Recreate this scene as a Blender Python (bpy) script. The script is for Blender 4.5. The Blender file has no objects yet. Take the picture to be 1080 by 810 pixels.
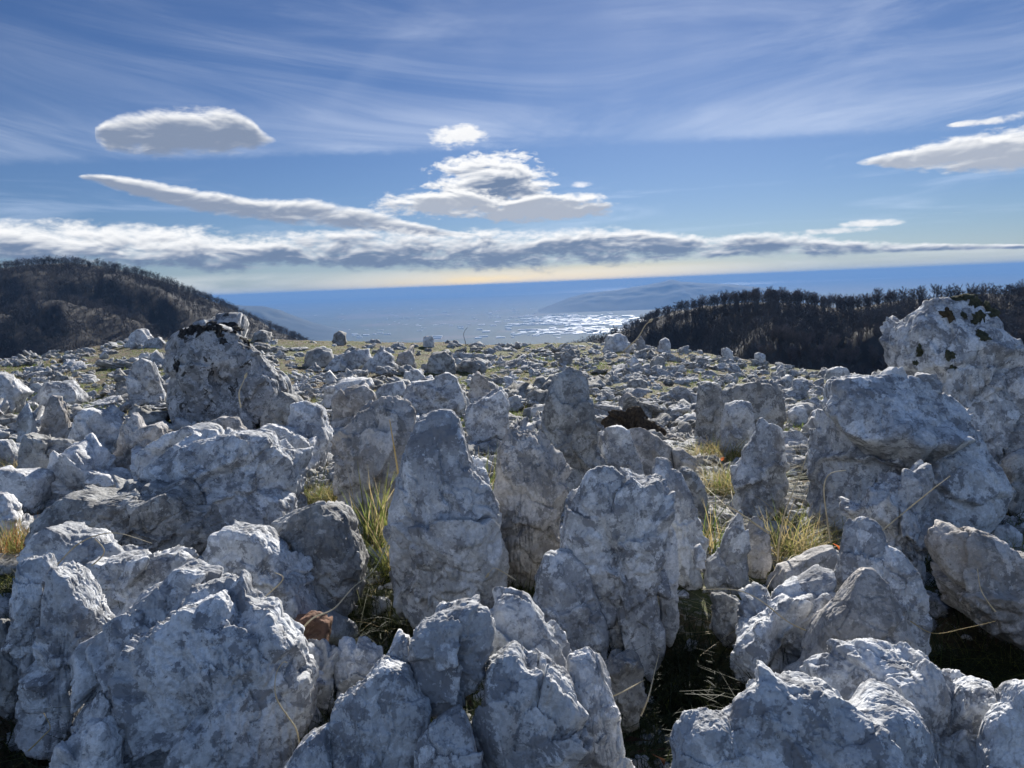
import bpy, math, random
import numpy as np
from mathutils import Vector, Matrix
from mathutils.bvhtree import BVHTree

random.seed(7)
RNG = np.random.default_rng(7)
scene = bpy.context.scene
COL = scene.collection

# ------------------------------------------------------------------ camera
FPX = 811.0
PITCH = math.atan(105 / FPX)
ROLL = math.radians(2.3)      # the phone was held a little askew
cam_d = bpy.data.cameras.new('camera')
cam = bpy.data.objects.new('camera', cam_d)
COL.objects.link(cam)
cam_d.sensor_width = 36.0
cam_d.lens = 36.0 * FPX / 1080.0
cam_d.clip_start = 0.05
cam_d.clip_end = 400000.0
cam.location = (0, 0, 0)
cam.matrix_world = Matrix.Rotation(math.pi / 2 - PITCH, 4, 'X') @ Matrix.Rotation(-ROLL, 4, 'Z')
scene.camera = cam


def ray(px, py):
    """unit direction in the world for a place seen in the photograph"""
    x = (px - 540) / FPX
    u = (405 - py) / FPX
    x, u = x * math.cos(ROLL) + u * math.sin(ROLL), -x * math.sin(ROLL) + u * math.cos(ROLL)
    cp, sp = math.cos(PITCH), math.sin(PITCH)
    v = np.array([x, cp + u * sp, -sp + u * cp])
    return v / np.linalg.norm(v)


def azel(px, py):
    d = ray(px, py)
    return math.degrees(math.atan2(d[0], d[1])), math.degrees(math.asin(d[2]))


# ------------------------------------------------------------------ noise
_perm = np.random.default_rng(3).permutation(256)
_perm = np.concatenate([_perm, _perm, _perm])
_g = np.random.default_rng(5).normal(size=(256, 3))
_g /= np.linalg.norm(_g, axis=1)[:, None]


def noise3(p):
    pi = np.floor(p).astype(np.int64)
    f = p - pi
    pi &= 255
    w = f * f * f * (f * (f * 6 - 15) + 10)
    out = 0.0
    for dx in (0, 1):
        wx = w[:, 0] if dx else 1 - w[:, 0]
        hx = _perm[(pi[:, 0] + dx) & 255]
        for dy in (0, 1):
            wy = w[:, 1] if dy else 1 - w[:, 1]
            hy = _perm[hx + ((pi[:, 1] + dy) & 255)]
            for dz in (0, 1):
                wz = w[:, 2] if dz else 1 - w[:, 2]
                g = _g[_perm[hy + ((pi[:, 2] + dz) & 255)]]
                dot = g[:, 0] * (f[:, 0] - dx) + g[:, 1] * (f[:, 1] - dy) + g[:, 2] * (f[:, 2] - dz)
                out = out + wx * wy * wz * dot
    return out * 1.5


def fbm(p, oct=4, gain=0.5, lac=2.03):
    s = 0.0
    a = 1.0
    for i in range(oct):
        s = s + a * noise3(p + 17.3 * i)
        p = p * lac
        a *= gain
    return s


# ------------------------------------------------------------------ object helpers
def make_mesh(name, verts, faces, mat, smooth=True):
    """verts (n,3); faces: int array (m,3|4)"""
    me = bpy.data.meshes.new(name)
    verts = np.asarray(verts, dtype=np.float32)
    faces = np.asarray(faces, dtype=np.int32)
    m, k = faces.shape
    me.vertices.add(len(verts))
    me.vertices.foreach_set('co', verts.ravel())
    me.loops.add(m * k)
    me.loops.foreach_set('vertex_index', faces.ravel())
    me.polygons.add(m)
    me.polygons.foreach_set('loop_start', np.arange(0, m * k, k, dtype=np.int32))
    me.polygons.foreach_set('loop_total', np.full(m, k, dtype=np.int32))
    me.polygons.foreach_set('use_smooth', np.full(m, smooth, dtype=bool))
    me.update(calc_edges=True)
    if mat is not None:
        me.materials.append(mat)
    return me


def link(name, me, parent=None, loc=(0, 0, 0), rot=(0, 0, 0), scale=(1, 1, 1)):
    o = bpy.data.objects.new(name, me)
    COL.objects.link(o)
    o.parent = parent
    o.location = loc
    o.rotation_euler = rot
    o.scale = scale
    return o


def tag(o, label=None, cat=None, group=None, kind=None):
    if label: o['label'] = label
    if cat: o['category'] = cat
    if group: o['group'] = group
    if kind: o['kind'] = kind
    return o


# ------------------------------------------------------------------ node helper
class E:
    """one scalar socket with arithmetic"""
    def __init__(s, nt, sock): s.nt, s.s = nt, sock

    def _m(s, op, *args, clamp=False):
        n = s.nt.nodes.new('ShaderNodeMath'); n.operation = op; n.use_clamp = clamp
        for i, a in enumerate(args):
            if isinstance(a, E): s.nt.links.new(a.s, n.inputs[i])
            else: n.inputs[i].default_value = float(a)
        return E(s.nt, n.outputs[0])
    def __add__(s, o): return s._m('ADD', s, o)
    __radd__ = __add__
    def __sub__(s, o): return s._m('SUBTRACT', s, o)
    def __rsub__(s, o): return s._m('SUBTRACT', o, s)
    def __mul__(s, o): return s._m('MULTIPLY', s, o)
    __rmul__ = __mul__
    def __truediv__(s, o): return s._m('DIVIDE', s, o)
    def __pow__(s, o): return s._m('POWER', s, o)
    def max(s, o): return s._m('MAXIMUM', s, o)
    def min(s, o): return s._m('MINIMUM', s, o)
    def abs(s): return s._m('ABSOLUTE', s)
    def gt(s, o): return s._m('GREATER_THAN', s, o)
    def ss(s, a, b, to0=0.0, to1=1.0):
        n = s.nt.nodes.new('ShaderNodeMapRange'); n.interpolation_type = 'SMOOTHSTEP'
        s.nt.links.new(s.s, n.inputs[0])
        n.inputs[1].default_value = a; n.inputs[2].default_value = b
        n.inputs[3].default_value = to0; n.inputs[4].default_value = to1
        return E(s.nt, n.outputs[0])


def curve(e, pts):
    """piecewise curve of points (x, y) through a Float Curve node"""
    xs = [p[0] for p in pts]; ys = [p[1] for p in pts]
    x0, x1, y0, y1 = min(xs), max(xs), min(ys), max(ys)
    if y1 - y0 < 1e-6: y1 = y0 + 1
    t = (e - x0) / (x1 - x0)
    n = e.nt.nodes.new('ShaderNodeFloatCurve')
    c = n.mapping.curves[0]
    q = sorted([((x - x0) / (x1 - x0), (y - y0) / (y1 - y0)) for x, y in pts])
    c.points[0].location = q[0]; c.points[1].location = q[-1]
    for a in q[1:-1]: c.points.new(*a)
    n.mapping.update()
    e.nt.links.new(t.s, n.inputs['Value'])
    return E(e.nt, n.outputs[0]) * (y1 - y0) + y0


def mixc(nt, f, a, b):
    n = nt.nodes.new('ShaderNodeMix'); n.data_type = 'RGBA'; n.clamp_factor = True
    for i, v in ((0, f), (6, a), (7, b)):
        if isinstance(v, E): nt.links.new(v.s, n.inputs[i])
        elif isinstance(v, bpy.types.NodeSocket): nt.links.new(v, n.inputs[i])
        elif isinstance(v, tuple): n.inputs[i].default_value = (*v, 1)
        else: n.inputs[i].default_value = v
    return n.outputs[2]


def comb(nt, x, y, z):
    n = nt.nodes.new('ShaderNodeCombineXYZ')
    for i, v in enumerate((x, y, z)):
        if isinstance(v, E): nt.links.new(v.s, n.inputs[i])
        else: n.inputs[i].default_value = v
    return n.outputs[0]


def noi(nt, vec, scale, detail=4, rough=0.5, dist=0.0, lac=2.0):
    n = nt.nodes.new('ShaderNodeTexNoise')
    nt.links.new(vec, n.inputs['Vector'])
    n.inputs['Scale'].default_value = scale
    n.inputs['Detail'].default_value = detail
    n.inputs['Roughness'].default_value = rough
    n.inputs['Distortion'].default_value = dist
    n.inputs['Lacunarity'].default_value = lac
    return E(nt, n.outputs[0])


def voro(nt, vec, scale, feature='F1', rand=1.0):
    n = nt.nodes.new('ShaderNodeTexVoronoi')
    n.feature = feature
    nt.links.new(vec, n.inputs['Vector'])
    n.inputs['Scale'].default_value = scale
    n.inputs['Randomness'].default_value = rand
    return n


def new_mat(name, rough=0.9):
    m = bpy.data.materials.new(name); m.use_nodes = True
    nt = m.node_tree
    b = nt.nodes['Principled BSDF']
    b.inputs['Roughness'].default_value = rough
    b.inputs['Specular IOR Level'].default_value = 0.25
    return m, nt, b


def coords(nt, kind='Object', offset=True):
    tc = nt.nodes.new('ShaderNodeTexCoord')
    v = tc.outputs[kind]
    if offset:
        oi = nt.nodes.new('ShaderNodeObjectInfo')
        r = E(nt, oi.outputs['Random']) * 60.0
        a = nt.nodes.new('ShaderNodeVectorMath'); a.operation = 'ADD'
        nt.links.new(v, a.inputs[0]); nt.links.new(comb(nt, r, r * 1.7, r * 0.6), a.inputs[1])
        v = a.outputs[0]
    return v


def bump(nt, b, h, dist, strength=1.0, prev=None):
    n = nt.nodes.new('ShaderNodeBump')
    n.inputs['Strength'].default_value = strength
    n.inputs['Distance'].default_value = dist
    nt.links.new(h.s, n.inputs['Height'])
    if prev is not None: nt.links.new(prev, n.inputs['Normal'])
    nt.links.new(n.outputs[0], b.inputs['Normal'])
    return n.outputs[0]


# ------------------------------------------------------------------ materials
def limestone(name, light, mid, dark, white_amt=0.0, black=0.0, fine=1.0, brown=0.0):
    m, nt, b = new_mat(name, 0.88)
    v = coords(nt)
    oi = nt.nodes.new('ShaderNodeObjectInfo')
    vm = nt.nodes.new('ShaderNodeVectorMath'); vm.operation = 'SCALE'
    nt.links.new(v, vm.inputs[0]); nt.links.new((E(nt, oi.outputs['Random']) * 0.9 + 0.6).s, vm.inputs['Scale'])
    v2 = vm.outputs[0]
    big = noi(nt, v2, 2.2, 3, 0.6, 0.1)
    med = noi(nt, v2, 9.0, 4, 0.70, 0.1)
    small = noi(nt, v, 55.0, 3, 0.74)
    patch = noi(nt, v2, 4.6, 7, 0.68, 0.25)
    patch2 = noi(nt, v, 17.0, 4, 0.66, 0.2)
    spots = E(nt, voro(nt, v, 26.0).outputs['Distance'])
    c = mixc(nt, big.ss(0.38, 0.62), mid, light)
    c = mixc(nt, (med + small * 0.15).ss(0.58, 0.64) * 0.75, c, dark)
    # pale crusty lichen with crisp, lobed borders
    c = mixc(nt, (patch + small * 0.08).ss(0.580 - white_amt, 0.60 - white_amt) * 0.8, c, tuple(min(0.80, x * 1.38) for x in light))
    c = mixc(nt, (patch2 + small * 0.06).ss(0.60, 0.62) * 0.55, c, tuple(x * 1.22 for x in light))
    # dark grey lichen
    c = mixc(nt, (patch2 * 0.5 + patch * 0.5 + small * 0.05).ss(0.455, 0.43) * 0.55, c, tuple(x * 0.62 for x in dark))
    c = mixc(nt, (spots + med * 0.25).ss(0.27, 0.22) * small.ss(0.5, 0.6) * 0.8, c, tuple(x * 0.35 for x in dark))
    if brown:
        c = mixc(nt, noi(nt, v, 3.1, 4, 0.5, 0.5).ss(0.47, 0.62) * brown, c, (0.30, 0.235, 0.17))
    if black:
        blk = (noi(nt, v, 6.0, 6, 0.6, 1.0) + small * 0.1)
        c = mixc(nt, blk.ss(0.72 - black, 0.74 - black) * 0.92, c, (0.025, 0.022, 0.02))
    c = mixc(nt, small.ss(0.42, 0.62) * 0.36, c, tuple(x * 0.55 for x in mid))
    nt.links.new(c, b.inputs['Base Color'])
    bump(nt, b, med * 0.9 + small * 0.22 - (spots + small * 0.3).ss(0.45, 0.1) * 0.10, 0.017 * fine, 0.9)
    return m


M = {}
M['stone'] = limestone('limestone', (0.54, 0.55, 0.56), (0.33, 0.34, 0.355), (0.17, 0.175, 0.19))
M['stone_pale'] = limestone('limestone_pale', (0.60, 0.60, 0.60), (0.43, 0.435, 0.445), (0.26, 0.265, 0.275), 0.03)
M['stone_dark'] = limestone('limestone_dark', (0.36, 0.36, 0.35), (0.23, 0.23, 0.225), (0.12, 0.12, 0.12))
M['stone_tan'] = limestone('limestone_tan', (0.46, 0.44, 0.42), (0.31, 0.30, 0.29), (0.185, 0.18, 0.175), brown=0.22)
M['stone_black'] = limestone('limestone_black_lichen', (0.42, 0.425, 0.43), (0.26, 0.265, 0.275), (0.12, 0.125, 0.13), 0.0, black=0.075)
M['stone_field'] = limestone('limestone_field', (0.46, 0.462, 0.46), (0.29, 0.293, 0.295), (0.15, 0.152, 0.155), 0.0, fine=0.7)
M['stone_field_dark'] = limestone('limestone_field_dark', (0.33, 0.325, 0.31), (0.19, 0.19, 0.18), (0.09, 0.088, 0.08), 0.0, fine=0.7)
M['stone_red'] = limestone('rock_red_brown', (0.26, 0.15, 0.10), (0.19, 0.105, 0.07), (0.10, 0.06, 0.045))


def simple(name, c1, c2, scale, rough=0.95, transl=0.0, bumpd=0.0, detail=5):
    m, nt, b = new_mat(name, rough)
    v = coords(nt)
    n = noi(nt, v, scale, detail, 0.6, 0.4)
    c = mixc(nt, n.ss(0.38, 0.62), c1, c2)
    nt.links.new(c, b.inputs['Base Color'])
    if bumpd: bump(nt, b, noi(nt, v, scale * 3, 5, 0.65), bumpd, 1.0)
    if transl:
        t = nt.nodes.new('ShaderNodeBsdfTranslucent'); nt.links.new(c, t.inputs['Color'])
        mx = nt.nodes.new('ShaderNodeMixShader'); mx.inputs[0].default_value = transl
        nt.links.new(b.outputs[0], mx.inputs[1]); nt.links.new(t.outputs[0], mx.inputs[2])
        nt.links.new(mx.outputs[0], nt.nodes['Material Output'].inputs[0])
    return m


M['moss'] = simple('dark_moss', (0.05, 0.055, 0.035), (0.10, 0.10, 0.06), 30, bumpd=0.02)
M['moss_brown'] = simple('brown_moss', (0.07, 0.05, 0.03), (0.12, 0.09, 0.05), 30, bumpd=0.02)
M['black_lichen'] = simple('black_lichen', (0.022, 0.022, 0.024), (0.07, 0.068, 0.066), 25, bumpd=0.02)
M['peat'] = simple('dark_heath_moss', (0.07, 0.052, 0.040), (0.15, 0.115, 0.08), 14, bumpd=0.05)
M['grass_green'] = simple('grass_green', (0.13, 0.19, 0.045), (0.20, 0.24, 0.07), 3, 0.6, 0.45)
M['grass_straw'] = simple('grass_straw', (0.46, 0.36, 0.17), (0.58, 0.47, 0.26), 3, 0.6, 0.4)
M['grass_olive'] = simple('grass_olive', (0.17, 0.20, 0.06), (0.27, 0.27, 0.09), 3, 0.6, 0.45)
M['grass_shaded'] = simple('grass_shaded', (0.025, 0.038, 0.016), (0.055, 0.065, 0.026), 3, 0.6, 0.3)  # dark green, lowered further to stand in for shade in the gaps
M['grass_red'] = simple('grass_red', (0.42, 0.16, 0.06), (0.50, 0.28, 0.10), 3, 0.6, 0.4)
M['leaf'] = simple('orange_leaf', (0.75, 0.16, 0.05), (0.80, 0.25, 0.08), 40, 0.6, 0.4)
M['leaf_brown'] = simple('brown_leaf', (0.07, 0.035, 0.022), (0.12, 0.06, 0.035), 20, 0.8, 0.25)
M['stalk'] = simple('dry_stalk', (0.50, 0.42, 0.27), (0.62, 0.54, 0.38), 20, 0.6, 0.2)
M['bark'] = simple('bark', (0.06, 0.055, 0.05), (0.10, 0.09, 0.085), 2.0)
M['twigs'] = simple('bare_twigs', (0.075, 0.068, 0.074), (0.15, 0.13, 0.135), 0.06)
M['twigs_far'] = simple('bare_twigs_far', (0.050, 0.052, 0.062), (0.095, 0.092, 0.10), 0.012)  # these twigs and the litter below are cooled to stand in for haze
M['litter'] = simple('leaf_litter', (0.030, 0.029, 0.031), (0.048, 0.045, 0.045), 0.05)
M['wood_post'] = simple('weathered_wood', (0.16, 0.13, 0.10), (0.24, 0.20, 0.16), 20)

# ground of the plateau
m, nt, b = new_mat('plateau_ground', 0.95)
v = coords(nt, 'Object', False)
g1 = noi(nt, v, 0.35, 5, 0.6, 0.6)
g2 = noi(nt, v, 2.5, 6, 0.65, 0.5)
g3 = noi(nt, v, 22.0, 4, 0.7)
c = mixc(nt, g2.ss(0.4, 0.6), (0.075, 0.09, 0.028), (0.12, 0.12, 0.055))
c = mixc(nt, (g1 * 0.5 + g2 * 0.5).ss(0.46, 0.54) * 0.85, c, (0.10, 0.068, 0.045))
c = mixc(nt, g3.ss(0.52, 0.62) * 0.7, c, (0.34, 0.32, 0.27))
c = mixc(nt, g3.ss(0.42, 0.33) * 0.6, c, (0.045, 0.032, 0.022))
nt.links.new(c, b.inputs['Base Color'])
n1 = bump(nt, b, g2 + g3 * 0.35, 0.12, 1.0)
M['ground'] = m

# lowland with fields
m, nt, b = new_mat('lowland', 0.9)
v = coords(nt, 'Object', False)
cell = voro(nt, v, 0.0011)
sp = nt.nodes.new('ShaderNodeSeparateColor'); nt.links.new(cell.outputs['Color'], sp.inputs[0])
r1 = E(nt, sp.outputs[0]); r2 = E(nt, sp.outputs[1])
c = mixc(nt, r1.ss(0.3, 0.7), (0.022, 0.040, 0.018), (0.055, 0.065, 0.032))
c = mixc(nt, r2.ss(0.75, 0.9), c, (0.10, 0.085, 0.065))
c = mixc(nt, noi(nt, v, 0.0003, 4, 0.6).ss(0.5, 0.62) * 0.7, c, (0.035, 0.06, 0.025))
tw = noi(nt, v, 0.004, 3, 0.7) * 0.6 + noi(nt, v, 0.0004, 3, 0.6) * 0.4
c = mixc(nt, tw.ss(0.62, 0.66) * 0.6, c, (0.40, 0.37, 0.32))
nt.links.new(c, b.inputs['Base Color'])
M['plain'] = m
m, nt, b = new_mat('sea_water', 0.28)
b.inputs['Base Color'].default_value = (0.02, 0.06, 0.09, 1)
b.inputs['IOR'].default_value = 1.33
b.inputs['Specular IOR Level'].default_value = 0.5
M['sea'] = m
M['far_hill'] = simple('far_hill', (0.018, 0.03, 0.028), (0.04, 0.05, 0.04), 0.001)
m, nt, b = new_mat('greenhouse_roof', 0.35)
b.inputs['Base Color'].default_value = (0.85, 0.86, 0.84, 1)
M['greenhouse'] = m
# ------------------------------------------------------------------ terrain
_edge = [(-700, 395, 22), (-100, 388, 22), (0, 381, 24), (60, 374, 26), (120, 364, 29), (150, 360, 30), (200, 359, 31), (260, 359, 32), (330, 360, 33),
         (400, 361, 34), (500, 363, 33), (560, 365, 32), (620, 363, 32), (660, 364, 30), (700, 369, 28), (760, 377, 26), (800, 383, 24),
         (850, 391, 22), (900, 398, 20), (950, 405, 19), (1080, 415, 18), (1800, 430, 16)]
_ea = []
for px_, py_, De_ in _edge:
    a_, e_ = azel(px_, py_)
    _ea.append((a_, De_, De_ * math.tan(math.radians(e_))))
_ea = np.array(_ea)
EYE = 1.55
PITS = []      # hollows between the near rocks, sunk deeper to darken the gaps: (x, y, radius, depth)


def ground_z(x, y):
    x = np.asarray(x, float); y = np.asarray(y, float)
    r = np.hypot(x, y)
    az = np.degrees(np.arctan2(x, y))
    De = np.interp(az, _ea[:, 0], _ea[:, 1], left=22, right=16)
    zE = np.interp(az, _ea[:, 0], _ea[:, 2], left=-3, right=-3)
    s = np.clip(r / De, 0, 1)
    z = -EYE + (zE + EYE) * s ** 1.15
    over = np.maximum(r - De, 0)
    z = z - 0.5 * over * (1 - np.exp(-over / 6.0)) * 0.9
    z = np.where(z < -200, -200 - 450 * (1 - np.exp(-(-200 - z) / 1500)), z)
    p = np.stack([x, y, np.zeros_like(x)], -1).reshape(-1, 3)
    sh = x.shape
    damp = np.clip(r.ravel() / 4, 0.4, 1)
    n = fbm(p * 0.45, 3).reshape(sh) * 0.09 * damp.reshape(sh) + fbm(p * 2.2 + 9, 3).reshape(sh) * 0.035
    big = fbm(p * 0.004 + 3, 4).reshape(sh) * np.clip((r - 60) / 300, 0, 1) * 40
    for hx, hy, hr, hd in PITS:
        z = z - hd * np.exp(-(((x - hx) ** 2 + (y - hy) ** 2) / (hr * hr)) ** 1.5)
    return z + n + big


def gz(x, y):
    return float(ground_z(np.array([x]), np.array([y]))[0])


def ground_hit(px, py):
    """distance (depth along the view axis +Y) where the sight line meets the ground"""
    d = ray(px, py)
    t = np.linspace(0.8, 45, 70)
    for _ in range(2):
        below = d[2] * t < ground_z(d[0] * t, d[1] * t)
        i = int(np.argmax(below)) if below.any() else len(t) - 1
        if _ == 0: t = np.linspace(t[max(i - 1, 0)], t[i], 24)
    return d * t[i]


def polar_grid(azs, rs):
    A, R = np.meshgrid(np.radians(azs), rs, indexing='ij')
    return np.sin(A) * R, np.cos(A) * R


def grid_faces(n, m, wrap=False):
    i = np.arange(n if wrap else n - 1)[:, None]; j = np.arange(m - 1)[None, :]
    a = i * m + j; bq = ((i + 1) % n) * m + j
    return np.stack([a, bq, bq + 1, a + 1], -1).reshape(-1, 4)


# lowland and sea
PLAIN = -700.0
azs2 = np.arange(-180, 180, 2.0); rs2 = np.geomspace(3000, 80000, 90)
X, Y = polar_grid(azs2, rs2)
p = np.stack([X, Y, 0 * X], -1).reshape(-1, 3)
Z = PLAIN + (fbm(p * 0.0002, 3).reshape(X.shape)) * 12 - 60 * np.clip((3600 - np.hypot(X, Y)) / 600, 0, 1)
me = make_mesh('plain', np.stack([X, Y, Z], -1).reshape(-1, 3), grid_faces(len(azs2), len(rs2), True), M['plain'])
tag(link('plain', me), kind='structure')

coast = [(-300, 344.5), (100, 328.5), (300, 320.5), (420, 315.8), (500, 313), (560, 311), (640, 307), (760, 301.5), (1000, 291.5), (1300, 279)]
ca = []
for cx, cy in coast:
    d = ray(cx, cy); t = (PLAIN + 16) / d[2]
    ca.append((math.degrees(math.atan2(d[0], d[1])), math.hypot(d[0], d[1]) * t))
ca = np.array(ca)
azs3 = np.arange(-60, 60, 0.25)
r0 = np.interp(azs3, ca[:, 0], ca[:, 1]) * (1 + 0.02 * noise3(np.stack([azs3 * 0.7, azs3 * 0, azs3 * 0], -1)))
r0 = np.minimum(r0, 76000)
tt = np.linspace(0, 1, 12)
R = r0[:, None] + (80000 - r0[:, None]) * tt[None, :]
A = np.radians(azs3)[:, None]
X, Y = np.sin(A) * R, np.cos(A) * R
me = make_mesh('sea', np.stack([X, Y, 0 * X + PLAIN + 16], -1).reshape(-1, 3), grid_faces(len(azs3), 12), M['sea'])
tag(link('sea', me), kind='structure')


def interp_px(tab, x):
    return np.interp(x, [t[0] for t in tab], [t[1] for t in tab])


def ridge_hill(name, tab, dist, depth, mat, base, back=1.0, nx=160, rough=0.12, seed=0.0):
    """a range whose skyline runs through the sight lines of tab; dist(px) is how far the crest stands"""
    pxs = np.linspace(tab[0][0], tab[-1][0], nx)
    ts = np.concatenate([np.linspace(-1, 0, 34), np.linspace(0.08, 1, 14)])
    V = []
    for x in pxs:
        y = interp_px(tab, x)
        d = ray(x, y); Dc = dist(x); h = math.hypot(d[0], d[1])
        zc = d[2] / h * Dc
        ux, uy = d[0] / h, d[1] / h
        for t in ts:
            r = Dc + t * depth
            k = 1 - abs(t) ** 1.25 if t < 0 else 1 - t ** 1.5
            z = base + (zc - base) * k
            V.append((ux * r, uy * r, z))
    V = np.array(V)
    nn = fbm(np.stack([V[:, 0], V[:, 1], 0 * V[:, 0] + seed], -1) / depth * 4.0, 4)
    tt = np.tile(np.abs(ts), len(pxs))
    V[:, 2] += nn * rough * np.clip(tt * 3, 0, 1) * (V[:, 2] - base) * np.clip(2.2 - 2 * tt, 0, 1)
    me = make_mesh(name, V, grid_faces(nx, len(ts)), mat)
    return V.reshape(nx, len(ts), 3), me


# blue far headlands
V_, me = ridge_hill('coastal_hills', [(560, 331), (580, 322), (600, 314), (620, 309), (650, 306), (665, 303), (682, 300.5), (700, 297), (708, 294.5), (718, 297), (740, 298.5), (775, 300), (800, 303), (860, 312), (960, 330)],
                    lambda x: 20000, 2000, M['far_hill'], PLAIN - 5, nx=110, rough=0.15)
tag(link('far_headland_hills', me), kind='structure')
V_, me = ridge_hill('far_hills', [(150, 322), (235, 320), (258, 322.5), (278, 323), (295, 327), (310, 333), (330, 340), (352, 346), (380, 352), (400, 358)],
                    lambda x: 13500, 1800, M['far_hill'], PLAIN - 5, nx=90, rough=0.15, seed=4)
tag(link('far_coastal_hills', me), kind='structure')
# wooded hills: skyline of the bare ground, the trees stand on it
LEFT = [(-420, 285), (-60, 285), (0, 283), (30, 279), (75, 277), (110, 281), (150, 290), (180, 299), (200, 308), (230, 320), (255, 332), (280, 344), (300, 352), (318, 359), (335, 368), (360, 384)]
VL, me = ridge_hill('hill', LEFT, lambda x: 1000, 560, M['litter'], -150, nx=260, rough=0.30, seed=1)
tag(link('left_wooded_hill', me), kind='structure')
RIGHT = [(570, 380), (610, 366), (640, 358), (660, 349), (690, 336), (720, 328), (760, 321), (790, 319), (820, 319), (850, 320), (875, 324), (895, 326), (915, 322), (940, 318), (960, 316), (1000, 314), (1080, 314), (1200, 318), (1500, 330)]
rdist = lambda x: float(np.interp(x, [600, 700, 820, 900, 1100], [640, 520, 400, 420, 430]))
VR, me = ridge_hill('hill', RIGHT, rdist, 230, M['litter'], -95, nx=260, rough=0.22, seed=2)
tag(link('right_wooded_hill', me), kind='structure')

# greenhouses shining on the lowland: too many to count, one object
def box_verts(cx, cy, cz, sx, sy, sz, a):
    c, s = math.cos(a), math.sin(a)
    out = []
    for z in (0, sz):
        for x, y in ((-sx, -sy), (sx, -sy), (sx, sy), (-sx, sy)):
            out.append((cx + x * c - y * s, cy + x * s + y * c, cz + z))
    return out
BF = np.array([(0, 1, 5, 4), (1, 2, 6, 5), (2, 3, 7, 6), (3, 0, 4, 7), (4, 5, 6, 7)])
vs, fs = [], []
def house(px, py, w, dpt):
    d = ray(px, py); t = (PLAIN + 12) / d[2]
    vs.extend(box_verts(d[0] * t, d[1] * t, PLAIN - 10, w, dpt, 22, random.uniform(-0.08, 0.12)))
    fs.append(BF + 8 * len(fs))
for i in range(420):
    px_ = random.gauss(612, 30); py_ = random.choice([334, 336, 337.5, 340, 341, 347, 348.5, 350]) + random.gauss(0, 1.1)
    if px_ > 690 or py_ < 330: continue
    house(px_, py_, random.uniform(15, 110), random.uniform(20, 90))
for i in range(130):
    house(random.uniform(330, 650), random.uniform(325, 356), random.uniform(15, 70), random.uniform(20, 60))
for q in ((316, 349), (508, 342), (513, 349), (525, 339), (430, 322)):
    house(q[0], q[1], 60, 90)
me = make_mesh('greenhouses', np.array(vs), np.concatenate(fs), M['greenhouse'], False)
tag(link('greenhouses', me), 'pale glinting greenhouse roofs scattered over the hazy lowland', 'greenhouses', kind='stuff')


# ------------------------------------------------------------------ bare trees
def tube(pts, rad, sides=5):
    """faces are quads"""
    pts = np.array(pts, float); n = len(pts)
    V = []
    for i in range(n):
        t = pts[min(i + 1, n - 1)] - pts[max(i - 1, 0)]
        t = t / (np.linalg.norm(t) + 1e-9)
        a = np.cross(t, (0.3, 0.9, 0.1)); a /= np.linalg.norm(a) + 1e-9
        bb = np.cross(t, a)
        for k in range(sides):
            w = 2 * math.pi * k / sides
            V.append(pts[i] + rad[i] * (math.cos(w) * a + math.sin(w) * bb))
    F = []
    for i in range(n - 1):
        for k in range(sides):
            k2 = (k + 1) % sides
            F.append((i * sides + k, i * sides + k2, (i + 1) * sides + k2, (i + 1) * sides + k))
    return np.array(V), np.array(F)


def merge(parts):
    V, F, n = [], [], 0
    for v_, f_ in parts:
        V.append(v_); F.append(np.asarray(f_) + n); n += len(v_)
    return np.concatenate(V), np.concatenate(F)


def bare_tree(seed, H=9.0, nl=9, ntw=26, sides=5, tw=0.045, light=False):
    rnd = random.Random(seed)
    trunk, crown = [], []
    lean = (rnd.uniform(-.4, .4), rnd.uniform(-.4, .4))
    P = [np.array([lean[0] * (k / 6) ** 2, lean[1] * (k / 6) ** 2, H * 0.8 * k / 6 - (0.6 if k == 0 else 0)]) for k in range(7)]
    for k in range(1, 7): P[k] = P[k] + np.array([rnd.gauss(0, .08), rnd.gauss(0, .08), 0])
    trunk.append(tube(P, [0.17 * (1 - 0.13 * k) for k in range(7)], sides))
    for i in range(nl):
        u = 0.25 + 0.7 * (i + rnd.random()) / nl
        k = u * 6; k0 = min(int(k), 5)
        o = P[k0] + (P[k0 + 1] - P[k0]) * (k - k0)
        a = i * 2.4 + rnd.uniform(-.4, .4)
        L = H * rnd.uniform(0.28, 0.42) * (1.15 - 0.6 * abs(u - 0.5))
        up = rnd.uniform(0.6, 1.7)
        d = np.array([math.cos(a), math.sin(a), up]); d /= np.linalg.norm(d)
        Q = [o + d * L * t + np.array([0, 0, 0.10 * L * t * t]) for t in (0, .35, .7, 1)]
        trunk.append(tube(Q, [0.07, 0.05, 0.03, 0.012], 3))
        for j in range(ntw):
            t = rnd.uniform(0.25, 1.0)
            s0 = o + d * L * t
            e = np.array([rnd.gauss(0, 1), rnd.gauss(0, 1), rnd.gauss(1.2, .8)]); e /= np.linalg.norm(e)
            l = rnd.uniform(.5, 1.5) * H / 9
            w = np.cross(e, (rnd.random(), rnd.random(), rnd.random())); w /= np.linalg.norm(w) + 1e-9
            w *= tw
            m_ = s0 + e * l * 0.5 + np.array([rnd.gauss(0, .12), rnd.gauss(0, .12), 0])
            if light:
                crown.append((np.array([s0 - w, s0 + w, s0 + e * l * 1.1 + w * .4, s0 + e * l * 1.1 - w * .4]), np.array([(0, 1, 2, 3)])))
                continue
            crown.append((np.array([s0 - w, s0 + w, m_ + w * .8, m_ - w * .8]), np.array([(0, 1, 2, 3)])))
            crown.append((np.array([m_ - w * .8, m_ + w * .8, s0 + e * l + w * .3, s0 + e * l - w * .3]), np.array([(0, 1, 2, 3)])))
    return merge(trunk), merge(crown)


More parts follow.
